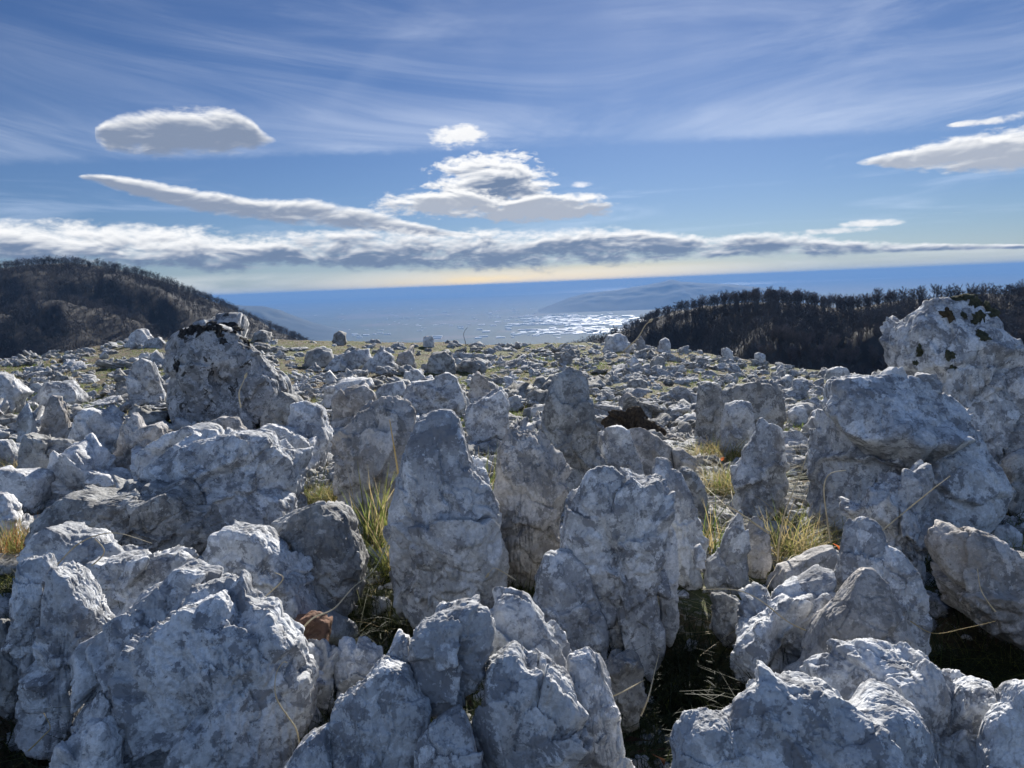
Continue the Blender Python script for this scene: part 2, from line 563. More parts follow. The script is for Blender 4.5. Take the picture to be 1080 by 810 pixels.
near_models = []
for s in range(7):
    t_, c_ = bare_tree(s, 9.0, 16, 72, 5, 0.021)
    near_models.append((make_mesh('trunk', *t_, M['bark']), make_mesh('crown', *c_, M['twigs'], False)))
far_models = []
for s in range(8):
    t_, c_ = bare_tree(100 + s, 9.0, 7, 8, 3, 0.12, True)
    far_models.append(merge([t_, c_]))


def samples_on(V, n, tmin, seed, xr):
    """points on a hill mesh grid V (px columns, depth rows): random in columns xr, rows from tmin to the crest"""
    rnd = random.Random(seed); out = []
    for _ in range(n):
        i = rnd.uniform(xr[0], xr[1]) * (V.shape[0] - 2)
        j = (tmin + (1 - tmin) * rnd.random()) * 33
        i0, j0 = int(i), min(int(j), 32); fi, fj = i - i0, j - j0
        p = (V[i0, j0] * (1 - fi) * (1 - fj) + V[i0 + 1, j0] * fi * (1 - fj) + V[i0, j0 + 1] * (1 - fi) * fj + V[i0 + 1, j0 + 1] * fi * fj)
        out.append(tuple(p))
    return out


def plant_bulk(name, pts, label, cat, hmin, hmax, seed):
    rnd = random.Random(seed); VV, FF, n = [], [], 0
    for p in pts:
        v_, f_ = far_models[rnd.randrange(len(far_models))]
        a = rnd.uniform(0, 6.28); s = rnd.uniform(hmin, hmax) / 9.0; w = s * rnd.uniform(0.85, 1.2)
        c_, s_ = math.cos(a) * w, math.sin(a) * w
        q = np.stack([v_[:, 0] * c_ - v_[:, 1] * s_ + p[0], v_[:, 0] * s_ + v_[:, 1] * c_ + p[1], v_[:, 2] * s + p[2]], -1)
        VV.append(q); FF.append(f_ + n); n += len(q)
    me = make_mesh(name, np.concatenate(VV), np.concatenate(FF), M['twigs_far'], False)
    tag(link(name, me), label, cat, kind='stuff')


# far wood on the left hill: one mass
ptsL = samples_on(VL, 7500, 0.15, 11, (0.42, 1.0))
ptsL += samples_on(VL, 500, 0.95, 12, (0.42, 1.0))
plant_bulk('far_wood', ptsL, 'far leafless brown wood covering the hill on the left', 'wood', 6.0, 10.0, 5)
# right hill: first all candidates, the largest in view become individuals
def vis_px(p):
    x, y, z = p
    cp, sp = math.cos(PITCH), math.sin(PITCH)
    dp = y * cp - z * sp; up = y * sp + z * cp
    a_, b_ = x / dp, up / dp
    a_, b_ = a_ * math.cos(ROLL) - b_ * math.sin(ROLL), a_ * math.sin(ROLL) + b_ * math.cos(ROLL)
    return 540 + FPX * a_, 405 - FPX * b_, dp
cand = []
for p in samples_on(VR, 2600, 0.30, 21, (0.02, 0.62)):
    X_, Y_, D_ = vis_px(p)
    if 560 < X_ < 1110: cand.append((p, X_, Y_, D_, False))
sky = []
for p in samples_on(VR, 300, 0.965, 22, (0.10, 0.57)):
    X_, Y_, D_ = vis_px(p)
    if 640 < X_ < 1100: sky.append((p, X_, Y_, D_, True))
edge_row = lambda X_: float(np.interp(X_, [e[0] for e in _edge], [e[1] for e in _edge]))
vis = [c for c in cand if c[2] < edge_row(c[1]) + 1 and 620 < c[1] < 1082 and not 942 < c[1] < 1072]
hid = [c for c in cand if edge_row(c[1]) + 1 <= c[2] < edge_row(c[1]) + 14 or 942 <= c[1] <= 1072]
sky = [c for c in sky if c[1] < 1082 and not 946 < c[1] < 1066]
vis.sort(key=lambda c: c[3])
slope_ind = vis[:300 - min(190, len(sky))]
rest = [c for c in vis[len(slope_ind):]] + sky[190:] + hid + [(q,) for q in samples_on(VR, 1500, 0.72, 23, (0.02, 0.62))]
rnd = random.Random(4)
for c in sky[:190] + slope_ind:
    p, X_, Y_, D_, crest = c
    e = bpy.data.objects.new('bare_tree', None); COL.objects.link(e); e.empty_display_size = 0.5
    e.location = p; e.rotation_euler = (0, 0, rnd.uniform(0, 6.28))
    s = rnd.choice((rnd.uniform(0.45, 0.65), rnd.uniform(0.6, 0.8), rnd.uniform(.7, .92))) if crest else rnd.uniform(0.55, 0.9)
    if X_ < 740: s *= 0.8
    e.scale = (s * rnd.uniform(.8, 1.1), s * rnd.uniform(.8, 1.1), s)
    if crest: tag(e, 'leafless tree standing against the sky along the crest of the right hill', 'tree', 'bare trees along the crest of the right hill')
    else: tag(e, 'leafless brown tree on the dark near slope of the right hill', 'tree', 'bare trees on the slope of the right hill')
    t_, c_ = rnd.choice(near_models)
    link('trunk', t_, e); link('crown', c_, e)
plant_bulk('hillside_wood', [c[0] for c in rest], 'leafless wood filling the upper slope of the right hill', 'wood', 5.0, 8.0, 6)
# ------------------------------------------------------------------ rocks
_cs = {}


def cube_sphere(N):
    if N in _cs: return _cs[N]
    t = np.tan(np.linspace(-math.pi / 4, math.pi / 4, N + 1))
    idx = {}; dirs = []; faces = []
    A, B = np.meshgrid(np.arange(N + 1), np.arange(N + 1), indexing='ij')
    allp = []
    for ax in range(3):
        for sg in (-1, 1):
            P = np.zeros((N + 1, N + 1, 3))
            P[..., ax] = sg; P[..., (ax + 1) % 3] = t[A] ; P[..., (ax + 2) % 3] = t[B]
            allp.append((P.reshape(-1, 3), sg))
    pts = np.concatenate([q[0] for q in allp])
    key = np.round(pts * 1e5).astype(np.int64)
    uq, first, inv = np.unique(key, axis=0, return_index=True, return_inverse=True)
    inv = inv.ravel()
    dirs = pts[first]
    M1 = (N + 1) ** 2
    i = np.arange(N)[:, None]; j = np.arange(N)[None, :]
    a = i * (N + 1) + j
    for f in range(6):
        q = np.stack([a, a + N + 1, a + N + 2, a + 1], -1).reshape(-1, 4) + f * M1
        if allp[f][1] < 0: q = q[:, ::-1]
        faces.append(inv[q])
    dirs = dirs / np.linalg.norm(dirs, axis=1)[:, None]
    _cs[N] = (dirs, np.concatenate(faces))
    return _cs[N]


def rock_surface(N, W, T, H, seed, outline=None, p=2.8, planes=14, rough=1.0, chunk=1.0, top_sharp=0.0):
    """a star-shaped rock about its centre. outline(phi) -> radius in the x-z plane, or an ellipse W x H"""
    rg = np.random.default_rng(seed)
    d0, F = cube_sphere(N)
    d = d0 * np.array([W, T, H]); d /= np.linalg.norm(d, axis=1)[:, None]
    rho = np.hypot(d[:, 0], d[:, 2]) + 1e-9
    phi = np.arctan2(d[:, 2], d[:, 0])
    if outline is None:
        R = 1.0 / np.sqrt((np.cos(phi) / W) ** 2 + (np.sin(phi) / H) ** 2)
    else:
        R = outline(phi)
    # the depth is thinner near the top
    zc = np.clip(d[:, 2], -1, 1)
    Td = T * (1 - top_sharp * 0.5 * np.clip(zc, 0, 1))
    r = ((rho / R) ** p + (np.abs(d[:, 1]) / Td) ** p) ** (-1 / p)
    S = (W * T * H) ** (1 / 3)
    # broken planes
    q = 22.0
    acc = r ** -q
    for k in range(planes):
        n = rg.normal(size=3)
        n[1] = n[1] * 1.5
        if outline is not None and k < 5: n = np.array([(-0.75, 0.6, 0.1, -0.25, 0.3)[k] + rg.normal() * .15, -1.0, rg.uniform(-.1, .7)])
        if k in (5, 6): n = np.array([rg.normal() * .5, rg.choice([-0.7, 0.5]), 1.0])
        n /= np.linalg.norm(n)
        sup = np.max((d * r[:, None]) @ n)
        c = d @ n
        off = sup * (rg.uniform(0.62, 0.94) if outline is None else rg.uniform(0.68, 0.93) if k < 5 else rg.uniform(0.975, 1.02) if abs(n[1]) < 0.6 else rg.uniform(0.8, 0.97))
        with np.errstate(divide='ignore'):
            acc = acc + np.where(c > 1e-3, (off / np.maximum(c, 1e-3)) ** -q * 1.0, 0)
    r = np.minimum(r, acc ** (-1 / q) * 1.01)
    P = d * r[:, None]
    sd = seed * 3.71
    U = P / S
    # chips: cells with their own offset and tilt
    wv = U + 0.16 * np.stack([fbm(U * 2.2 + sd, 3), fbm(U * 2.2 + sd + 40, 3), fbm(U * 2.2 + sd + 80, 3)], -1)
    disp = np.zeros(len(P))
    for K, amp, tilt in ((14, 0.078, 0.26), (60, 0.014, 0.12), (220, 0.004, 0.07)):
        if N < 20 and K > 60: continue
        idx = rg.choice(len(P), K)
        C = wv[idx]
        o = rg.uniform(-1, 0.5, K) * amp; tl = rg.normal(size=(K, 3)) * tilt
        C32 = C.astype(np.float32); w32 = wv.astype(np.float32)
        d1 = np.empty(len(P)); d2 = np.empty(len(P)); best = np.empty(len(P), int)
        c2 = (C32 ** 2).sum(1)
        for s0 in range(0, len(P), 8192):
            ww = w32[s0:s0 + 8192]
            m_ = c2[None] - 2 * ww @ C32.T
            bi = m_.argmin(1); ar = np.arange(len(ww)); w2 = (ww ** 2).sum(1)
            d1[s0:s0 + 8192] = np.maximum(m_[ar, bi] + w2, 0); m_[ar, bi] = 1e9
            d2[s0:s0 + 8192] = np.maximum(m_.min(1) + w2, 0); best[s0:s0 + 8192] = bi
        rel = wv - C[best]
        e = np.sqrt(d2) - np.sqrt(d1)
        cellsz = 1.6 / math.sqrt(K)
        h = o[best] + np.sum(rel * tl[best], 1) * 1.0
        w = np.clip(e / (cellsz * 0.16), 0, 1); w = w * w * (3 - 2 * w)
        disp += (h * w - (1 - w) * amp * 0.35) * chunk
    if outline is not None: disp *= 0.30 + 0.70 * np.clip(np.abs(P[:, 1]) / (T * 0.8), 0, 1)
    n1 = fbm(U * 1.7 + sd, 4)
    disp += 0.020 * n1 * rough
    an = np.abs(fbm(U * np.array([3.2, 3.2, 1.6]) + sd + 11, 4))
    disp += (np.clip(an, 0, 0.5) - 0.25) * 0.018 * rough     # creases between rounded swellings
    # rain flutes running down and a few thin clefts
    fl = np.abs(fbm(U * np.array([5.5, 5.5, 0.7]) + sd + 31, 3))
    disp -= 0.030 * np.exp(-(fl / 0.07) ** 2) * rough
    ck = np.abs(noise3(wv * np.array([1.5, 1.5, 0.8]) + sd + 61))
    disp -= 0.050 * np.exp(-(ck / 0.022) ** 2)
    if N >= 20:
        an2 = np.abs(fbm(U * 9.0 + sd + 23, 4))
        disp += (np.clip(an2, 0, 0.5) - 0.2) * 0.012 * rough
        disp += 0.0055 * fbm(U * 26 + sd, 3) * rough
        pits = noise3(U * 14 + sd + 5)
        disp -= 0.03 * np.clip(pits - 0.42, 0, 1) * rough
    P = P + d * (disp * S)[:, None]
    return P, F


OUT = []
ROCKS = []     # footprints, for the filler stones


def trace_rock(label, pts, base, mat='stone', name='rock', cat='rock', T=0.8, p=None, dist=None, seed=None, rough=1.0, chunk=1.0,
               planes=12, sharp=0.4, group=None, cx=None, cy=None, back=0.70, density=2.3):
    p = 5.0 if p is None else p + 1.6
    pts = np.array(pts, float)
    ymax = pts[:, 1].max()
    xm = (pts[:, 0].min() + pts[:, 0].max()) / 2
    if dist is None:
        D = ground_hit(xm, base)[1]
    else: D = dist
    want = base + 9
    if dist is None and want > ymax:
        y0 = pts[:, 1].min(); thr = y0 + 0.6 * (ymax - y0)
        k = np.clip((pts[:, 1] - thr) / (ymax - thr), 0, 1)
        pts[:, 1] += k * (want - ymax)
    # 3-D outline in the vertical plane y = D + back * thickness
    w3 = (pts[:, 0].max() - pts[:, 0].min()) * D / FPX / 2
    h3 = (pts[:, 1].max() - pts[:, 1].min()) * D / FPX / 2
    Th = T * math.sqrt(w3 * min(h3, w3 * 1.6))
    yp = D + back * Th
    Q = []
    for a in pts:
        d = ray(*a); s = yp / d[1]; Q.append((d[0] * s, d[2] * s))
    Q = np.array(Q)
    # area centroid
    x, z = Q[:, 0], Q[:, 1]; x2, z2 = np.roll(x, -1), np.roll(z, -1)
    cr = x * z2 - x2 * z; Ar = cr.sum() / 2
    c = np.array([((x + x2) * cr).sum(), ((z + z2) * cr).sum()]) / (6 * Ar)
    if cx is not None:
        d = ray(cx, cy); s = yp / d[1]; c = np.array([d[0] * s, d[2] * s])
    # polar radius: first crossing of each direction with the outline
    ang = np.linspace(-math.pi, math.pi, 721)
    dirs = np.stack([np.cos(ang), np.sin(ang)], -1)
    Rr = np.zeros(len(ang))
    A_ = Q - c; B_ = np.roll(Q, -1, 0) - c
    for k in range(len(Q)):
        a, b2 = A_[k], B_[k]; e = b2 - a
        den = dirs[:, 0] * (-e[1]) + dirs[:, 1] * e[0]
        den = np.where(np.abs(den) < 1e-12, 1e-12, den)
        t = (a[0] * (-e[1]) + a[1] * e[0]) / den
        u = (dirs[:, 0] * a[1] - dirs[:, 1] * a[0]) / den
        ok = (t > 0) & (u >= -1e-6) & (u <= 1 + 1e-6)
        Rr = np.where(ok, np.maximum(Rr, t), Rr)
    bad = Rr <= 0
    if bad.any(): Rr[bad] = np.interp(ang[bad], ang[~bad], Rr[~bad])
    ker = np.array([0, 1, 2, 1, 0.0]); ker /= ker.sum()
    Rs = np.convolve(np.concatenate([Rr[-3:-1], Rr, Rr[1:3]]), ker, 'valid')
    sdv = (seed or len(ROCKS) + 1) * 5.3
    cc3 = np.stack([np.cos(ang), np.sin(ang), 0 * ang + sdv], -1)
    jag = 0.030 * noise3(cc3 * 4.0) + 0.022 * np.abs(noise3(cc3 * 11.0)) + 0.010 * noise3(cc3 * 28.0)
    rk = np.random.default_rng(int(sdv * 10))
    ka = np.sort(rk.uniform(-math.pi, math.pi, 26)); kv = rk.uniform(-0.030, 0.022, 26)
    jag = jag * 0.6 + np.interp(ang, ka, kv, period=2 * math.pi)
    Rs = Rs * (1.0 - 0.42 * Th / yp)
    Rs = Rs * (1.0 + jag * min(1.5, rough * (0.5 + 0.5 * chunk)))
    f = lambda ph: np.interp(ph, ang, Rs)
    size_px = max(pts[:, 0].max() - pts[:, 0].min(), pts[:, 1].max() - pts[:, 1].min())
    N = int(max(12, min(96, size_px / density)))
    if seed is None: seed = len(ROCKS) + 1
    P, F = rock_surface(N, w3, Th, h3, seed, f, p, planes, rough, chunk, sharp)
    me = make_mesh(name, P, F, M[mat])
    o = link(name, me, None, (c[0], yp, c[1]))
    tag(o, label, cat, group)
    OUT.append((pts.copy(), D))
    ROCKS.append((o, c[0], yp, w3, Th, P, F))
    return o, P, F, np.array([c[0], yp, c[1]])


_bv = {}


def on_surface(rk, px, py):
    """where the sight line meets rock rk, with the normal; in the rock's own space"""
    o, P, F, c = rk
    bv = _bv.get(o.name) or BVHTree.FromPolygons([tuple(v) for v in P], [tuple(int(i) for i in f) for f in F])
    _bv[o.name] = bv
    d = ray(px, py)
    loc, n, i, t = bv.ray_cast(Vector(-c), Vector(d))
    return loc, n


def patch(rk, px, py, w, h, mat, name='moss', th=0.05):
    """a raised cushion growing on a rock; w, h in metres"""
    loc, n = on_surface(rk, px, py)
    if loc is None: return
    P, F = rock_surface(14, w, th, h, int(px * 7 + py), None, 1.6, 4, 6.0, 2.4)
    me = make_mesh(name, P, F, M[mat])
    q = Vector((0, -1, 0)).rotation_difference(n)
    o = link(name, me, rk[0], loc)
    o.rotation_mode = 'QUATERNION'; o.rotation_quaternion = q
    return o


R_ = trace_rock
# --- far left and middle left
big = R_('large upright boulder at left with black lichen on its crown', [(182, 422), (180, 385), (180, 362), (187, 351), (200, 345), (215, 339), (235, 338), (247, 344), (258, 352), (270, 368), (282, 385), (295, 400), (302, 415), (292, 432), (270, 441), (240, 444), (210, 441), (190, 433)], 452, 'stone_black', 'boulder', 'boulder', T=0.75, p=3.4)
for a in ((224, 343, .12, .05), (238, 342, .10, .05), (206, 346, .09, .05), (250, 348, .09, .06), (232, 347, .10, .04), (193, 353, .06, .08), (262, 362, .07, .05), (228, 352, .10, .07), (211, 349, .08, .09), (246, 350, .12, .06), (186, 384, .06, .09), (236, 362, .07, .06), (199, 350, .10, .05), (256, 358, .09, .05), (219, 346, .07, .05)): patch(big, a[0], a[1], a[2], a[3], 'black_lichen', 'lichen', 0.014)
R_('dark block leaning against the right foot of the black-crowned boulder', [(279, 432), (298, 411), (310, 418), (320, 432), (319, 448), (297, 457), (280, 449)], 464, 'stone_dark')
R_('pointed grey upright stone just left of the black-crowned boulder', [(136, 422), (137, 392), (141, 381), (150, 377), (160, 384), (167, 400), (172, 420), (162, 425), (145, 425)], 428, 'stone', 'standing_stone', 'standing stone', T=.5)
R_('pale boulder on the skyline against the left wooded hill', [(133, 362), (137, 352), (145, 348), (151, 349), (156, 355), (161, 360), (158, 366), (140, 367)], 367, 'stone_pale')
R_('small low rock beside the pale skyline boulder at left', [(155, 362), (160, 357), (167, 355), (174, 362), (171, 366), (157, 367)], 367, 'stone_field')
R_('low rounded slab behind the left rock group', [(40, 412), (48, 403), (60, 401), (72, 402), (82, 410), (89, 421), (75, 429), (50, 427)], 432)
R_('smooth rock cut by the left edge of the photo below the field', [(-14, 392), (5, 393), (15, 400), (24, 415), (16, 429), (0, 432), (-14, 432)], 438, 'stone_pale')
R_('small standing slab with a sloping top at left', [(44, 456), (48, 428), (53, 415), (61, 420), (70, 438), (75, 457), (66, 463), (50, 463)], 468, 'stone_tan', T=.5)
R_('slim peaked stone touching the small standing slab at left', [(19, 464), (20, 437), (27, 424), (34, 438), (39, 460), (30, 466)], 470, 'stone', T=.6)
R_('round mottled boulder left of the pale spike', [(75, 457), (79, 439), (91, 431), (107, 433), (119, 441), (128, 452), (125, 467), (105, 474), (84, 471)], 480, 'stone_pale', 'boulder', 'boulder', T=.9, p=2.6, chunk=1.4)
R_('pale spike shaped rock in front of the big slab', [(121, 500), (125, 470), (130, 450), (138, 434), (145, 437), (150, 450), (165, 447), (176, 458), (160, 474), (145, 500), (132, 505)], 520, 'stone_tan', T=.6)
R_('small flat-topped block in front of the black-crowned boulder', [(221, 456), (225, 443), (235, 439), (250, 441), (258, 453), (252, 467), (231, 468)], 474, 'stone_tan')
R_('jagged block at the right foot of the black-crowned boulder', [(300, 466), (308, 427), (322, 420), (337, 431), (346, 458), (342, 484), (325, 492), (305, 484)], 500, 'stone')
R_('bluish rock with a forked top left of the cleft rock cluster', [(24, 492), (25, 467), (30, 456), (38, 460), (48, 464), (60, 462), (72, 463), (85, 472), (72, 490), (52, 503), (40, 504), (28, 500)], 520, 'stone_dark')
R_('bright ridged rock standing above the long dark rock', [(49, 502), (52, 490), (62, 480), (70, 471), (85, 470), (95, 480), (108, 494), (124, 500), (138, 506), (136, 521), (110, 527), (80, 524), (60, 527), (52, 517)], 542, 'stone_pale', chunk=1.5)
R_('pale smooth flat-faced rock near the left edge', [(-12, 497), (5, 493), (18, 494), (32, 498), (46, 503), (48, 518), (40, 534), (22, 538), (6, 531), (-12, 522)], 548, 'stone_pale', rough=.5, chunk=.5)
R_('small brightly edged rock at the left edge above the pale flat-faced rock', [(-14, 466), (2, 464), (10, 464), (18, 475), (25, 482), (19, 491), (0, 490), (-14, 491)], 500)
R_('streaked rock at the left edge behind the reddish grass', [(-14, 521), (5, 520), (12, 528), (20, 545), (14, 556), (0, 561), (-14, 561)], 578, 'stone_pale')
# --- big slab and its neighbours
R_('thin slab lying behind the big sloping slab', [(141, 512), (140, 482), (155, 470), (175, 458), (200, 449), (224, 452), (237, 464), (215, 480), (170, 506)], 535, 'stone', T=.6)
R_('big sloping slab with a pale face at left centre', [(141, 522), (145, 497), (160, 483), (170, 477), (190, 466), (205, 460), (235, 459), (260, 457), (283, 459), (291, 470), (305, 485), (313, 505), (320, 530), (323, 542), (302, 552), (270, 558), (240, 560), (205, 545), (165, 530)], 578, 'stone', 'boulder', 'boulder', T=.7, p=3.6, cx=235, cy=510)
R_('long dark rock below the big sloping slab', [(42, 547), (55, 531), (75, 518), (95, 520), (112, 527), (130, 523), (150, 520), (165, 521), (185, 513), (198, 517), (210, 530), (222, 550), (233, 559), (215, 580), (180, 590), (150, 590), (110, 575), (75, 562), (50, 557)], 606, 'stone_dark', 'boulder', 'boulder', T=.8, cx=150, cy=553)
R_('low rock with dry straws lying over it at left', [(29, 573), (45, 560), (60, 553), (78, 562), (105, 564), (120, 572), (140, 588), (130, 606), (90, 616), (50, 610), (34, 598)], 640, 'stone')
R_('tilted grey slab above the two foreground boulders at left', [(80, 604), (100, 594), (125, 588), (140, 587), (160, 585), (180, 578), (200, 581), (210, 588), (197, 605), (175, 622), (155, 635), (132, 655), (118, 664), (105, 645), (92, 622)], 672, 'stone', cx=140, cy=618)
R_('domed rock at left centre beside the red-brown stone', [(214, 590), (220, 575), (228, 561), (240, 555), (258, 556), (275, 555), (285, 561), (292, 572), (300, 580), (308, 600), (320, 618), (335, 635), (343, 650), (325, 657), (300, 650), (265, 640), (240, 620), (222, 605)], 672, 'stone', 'boulder', 'boulder', T=.8)
R_('cracked squarish rock between the domed rock and the grass', [(284, 552), (300, 543), (315, 537), (335, 535), (355, 533), (366, 540), (373, 555), (380, 575), (386, 594), (376, 620), (356, 636), (335, 632), (316, 615), (304, 595), (292, 570)], 652, 'stone_dark', 'boulder', 'boulder', T=.8, p=4)
R_('small rough-topped rock right of the big sloping slab', [(270, 456), (275, 448), (290, 447), (305, 450), (315, 458), (326, 470), (336, 483), (330, 494), (312, 496), (292, 486), (276, 472)], 506, 'stone_pale', chunk=1.5)
R_('broad rock with a dark overhang behind the tall central stone', [(347, 462), (360, 450), (372, 440), (390, 427), (410, 418), (430, 417), (441, 430), (440, 455), (432, 485), (415, 510), (390, 528), (368, 524), (356, 500), (350, 480)], 552, 'stone_tan', 'boulder', 'boulder', T=.7)
R_('tan flat-faced block between the broad overhanging rock and the field', [(350, 444), (355, 420), (365, 410), (385, 405), (395, 414), (399, 426), (382, 446), (362, 456)], 466, 'stone_tan', T=.6, p=4)
# --- centre
ctr = R_('tall tapering stone standing in the middle of the photo', [(410, 602), (408, 565), (411, 535), (417, 503), (424, 473), (431, 450), (438, 435), (450, 430), (463, 424), (477, 424), (486, 437), (494, 463), (503, 489), (515, 513), (523, 540), (533, 566), (540, 592), (532, 614), (512, 632), (480, 647), (445, 652), (420, 637)], 662, 'stone', 'standing_stone', 'standing stone', T=.7, p=3.2, rough=.7)
R_('fluted two-lobed stone right of the tall central one', [(524, 590), (522, 550), (522, 505), (523, 478), (528, 460), (535, 450), (552, 449), (564, 453), (575, 465), (585, 480), (594, 500), (603, 513), (598, 535), (591, 565), (585, 590), (570, 602), (545, 604)], 622, 'stone_tan', 'standing_stone', 'standing stone', T=.7, rough=1.5)
R_('tall dark standing stone with a chipped top behind the centre', [(566, 520), (567, 475), (571, 440), (578, 410), (585, 393), (599, 386), (611, 387), (620, 400), (625, 430), (630, 455), (633, 482), (626, 512), (600, 527), (578, 528)], 538, 'stone_dark', 'standing_stone', 'standing stone', T=.6, p=3.6, seed=71)
R_('smooth leaning slab with a bright right edge behind the centre', [(632, 498), (633, 462), (638, 449), (652, 448), (663, 455), (670, 470), (678, 490), (683, 508), (660, 515), (640, 512)], 524, 'stone', T=.6, rough=.5)
R_('brownish peaked slab in front of the dark mossy mound', [(655, 470), (658, 450), (672, 446), (690, 458), (706, 468), (717, 480), (711, 496), (690, 502), (668, 495)], 510, 'stone_tan', T=.5, rough=.6)
R_('small brown flat rock tucked right of the peaked slab', [(708, 474), (720, 474), (734, 485), (731, 501), (714, 500)], 508, 'stone_tan')
R_('big broad stone with a bright scooped top, right of centre', [(590, 600), (592, 560), (596, 531), (603, 518), (611, 500), (619, 488), (630, 483), (645, 486), (657, 500), (676, 509), (690, 503), (698, 502), (703, 520), (706, 545), (703, 560), (695, 585), (693, 620), (693, 655), (672, 672), (640, 668), (612, 640)], 690, 'stone', 'boulder', 'boulder', T=.6, p=3.6, rough=.8)
R_('narrow upright sliver split from the right side of the big broad stone', [(695, 600), (699, 565), (706, 548), (713, 560), (715, 600), (715, 645), (706, 662), (696, 655)], 676, 'stone_pale', T=.9)
R_('rounded triangular block leaning on the left front of the big broad stone', [(563, 642), (566, 612), (575, 585), (590, 580), (604, 582), (616, 592), (624, 610), (634, 635), (643, 656), (640, 675), (616, 686), (590, 678), (570, 662)], 700, 'stone', 'boulder', 'boulder', T=.7)
R_('upright stone behind the right shoulder of the big broad stone', [(689, 520), (691, 500), (698, 493), (707, 492), (718, 498), (728, 520), (736, 545), (743, 567), (736, 592), (722, 605), (708, 580), (698, 545)], 622, 'stone', T=.7)
R_('rounded dark-sided stone above the green and yellow blade', [(712, 500), (720, 494), (731, 495), (740, 505), (746, 525), (744, 545), (730, 545), (718, 522)], 566, 'stone_dark')
R_('thin shark-fin stone in the grass right of centre', [(743, 606), (745, 590), (757, 581), (765, 562), (774, 547), (782, 539), (787, 560), (789, 590), (788, 610), (775, 620), (755, 620)], 630, 'stone', T=.5)
R_('small tan pointed stone right of the shark-fin stone', [(788, 580), (787, 556), (795, 545), (803, 545), (812, 560), (812, 585), (800, 599), (790, 596)], 610, 'stone_tan', T=.6)
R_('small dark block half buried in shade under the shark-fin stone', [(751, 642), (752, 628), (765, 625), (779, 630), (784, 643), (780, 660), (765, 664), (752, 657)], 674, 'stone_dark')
R_('small white stone beside the yellowing grass blade', [(731, 590), (732, 578), (738, 574), (745, 584), (743, 598), (734, 601)], 606, 'stone_pale', dist=3.35)
# --- right
R_('pale crumbly rock in shade left of the triangular front stone', [(775, 692), (775, 668), (788, 651), (803, 641), (812, 629), (830, 623), (850, 624), (872, 628), (876, 645), (864, 680), (846, 706), (820, 714), (790, 708)], 728, 'stone', 'boulder', 'boulder', T=.9, chunk=1.6)
R_('long pale stone lying tilted in the grass at right', [(814, 613), (825, 600), (845, 589), (860, 582), (877, 577), (885, 580), (881, 598), (870, 613), (850, 622), (825, 624)], 634, 'stone_tan', T=.8, p=2.3, rough=.5, chunk=.4)
R_('rounded upright stone behind the triangular front stone', [(876, 632), (879, 608), (888, 580), (893, 556), (900, 546), (914, 543), (928, 551), (935, 573), (940, 600), (942, 640), (925, 665), (895, 660)], 706, 'stone', 'standing_stone', 'standing stone', T=.7, p=2.8)
R_('broad-shouldered stone just right of the rounded upright one', [(925, 600), (935, 577), (950, 582), (963, 599), (972, 620), (977, 650), (968, 682), (948, 690), (930, 660)], 712, 'stone', T=.8, p=2.8)
R_('pitted ragged block with a notched crest in front of the massive right block', [(908, 546), (912, 526), (917, 513), (924, 505), (931, 505), (936, 497), (945, 494), (955, 502), (963, 499), (973, 493), (974, 520), (976, 545), (970, 570), (960, 579), (940, 573), (922, 560)], 618, 'stone', chunk=2.2, rough=1.4, T=.7)
R_('small stone at the lower right of the pitted ragged block', [(968, 560), (975, 546), (985, 545), (995, 560), (991, 574), (975, 577)], 590, 'stone_tan')
Qb = R_('massive block with a mottled face at right', [(857, 545), (858, 505), (862, 480), (868, 455), (875, 430), (882, 414), (895, 404), (915, 396), (940, 393), (965, 393), (985, 399), (1000, 404), (1016, 418), (1034, 433), (1045, 452), (1051, 480), (1058, 510), (1054, 540), (1044, 562), (1010, 568), (960, 572), (900, 564)], 582, 'stone', 'boulder', 'boulder', T=.6, p=3.2, rough=1.1)
Dq = Qb[3][1]
R_('larger of two knobs on the crest of the massive mottled block', [(928, 412), (930, 396), (938, 388), (948, 387), (956, 396), (958, 410), (944, 416)], 0, 'stone_pale', dist=Dq - .05, T=.9)
R_('flatter of two knobs on the crest of the massive mottled block', [(957, 412), (960, 399), (972, 393), (984, 395), (993, 404), (990, 414), (974, 417)], 0, 'stone', dist=Dq - .05, T=.9)
mono = R_('tall craggy monolith with dark moss patches rising at far right', [(947, 405), (945, 370), (948, 345), (955, 333), (963, 325), (972, 315), (978, 306), (990, 302), (1005, 304), (1020, 307), (1032, 318), (1040, 325), (1048, 345), (1058, 365), (1064, 380), (1070, 402), (1078, 430), (1080, 465), (1055, 490), (1000, 480), (960, 440)], 505, 'stone', 'monolith', 'rock', T=.6, p=3.0, rough=1.2, chunk=1.1)
for a in ((1000, 331, .075, .07, 'moss_brown'), (1037, 354, .07, .09, 'moss'), (1003, 388, .075, .09, 'moss'), (1002, 375, .055, .05, 'moss'), (972, 371, .045, .07, 'moss'), (1046, 329, .08, .07, 'moss'), (1018, 313, .12, .06, 'moss'), (1028, 322, .10, .09, 'moss'), (1034, 337, .07, .10, 'moss'), (1003, 308, .10, .05, 'moss'), (986, 309, .07, .05, 'moss'), (966, 383, .03, .03, 'moss'), (1016, 332, .03, .05, 'moss')):
    patch(mono, a[0], a[1], a[2], a[3], a[4], 'moss_patch', 0.012)
R_('rough block at the right foot of the monolith', [(1048, 470), (1044, 432), (1053, 395), (1068, 387), (1085, 384), (1105, 400), (1105, 470), (1072, 486)], 505, 'stone')
R_('dark rounded rock at the right edge under the monolith', [(1057, 520), (1058, 490), (1070, 478), (1090, 474), (1105, 500), (1100, 530), (1072, 538)], 545, 'stone_dark')
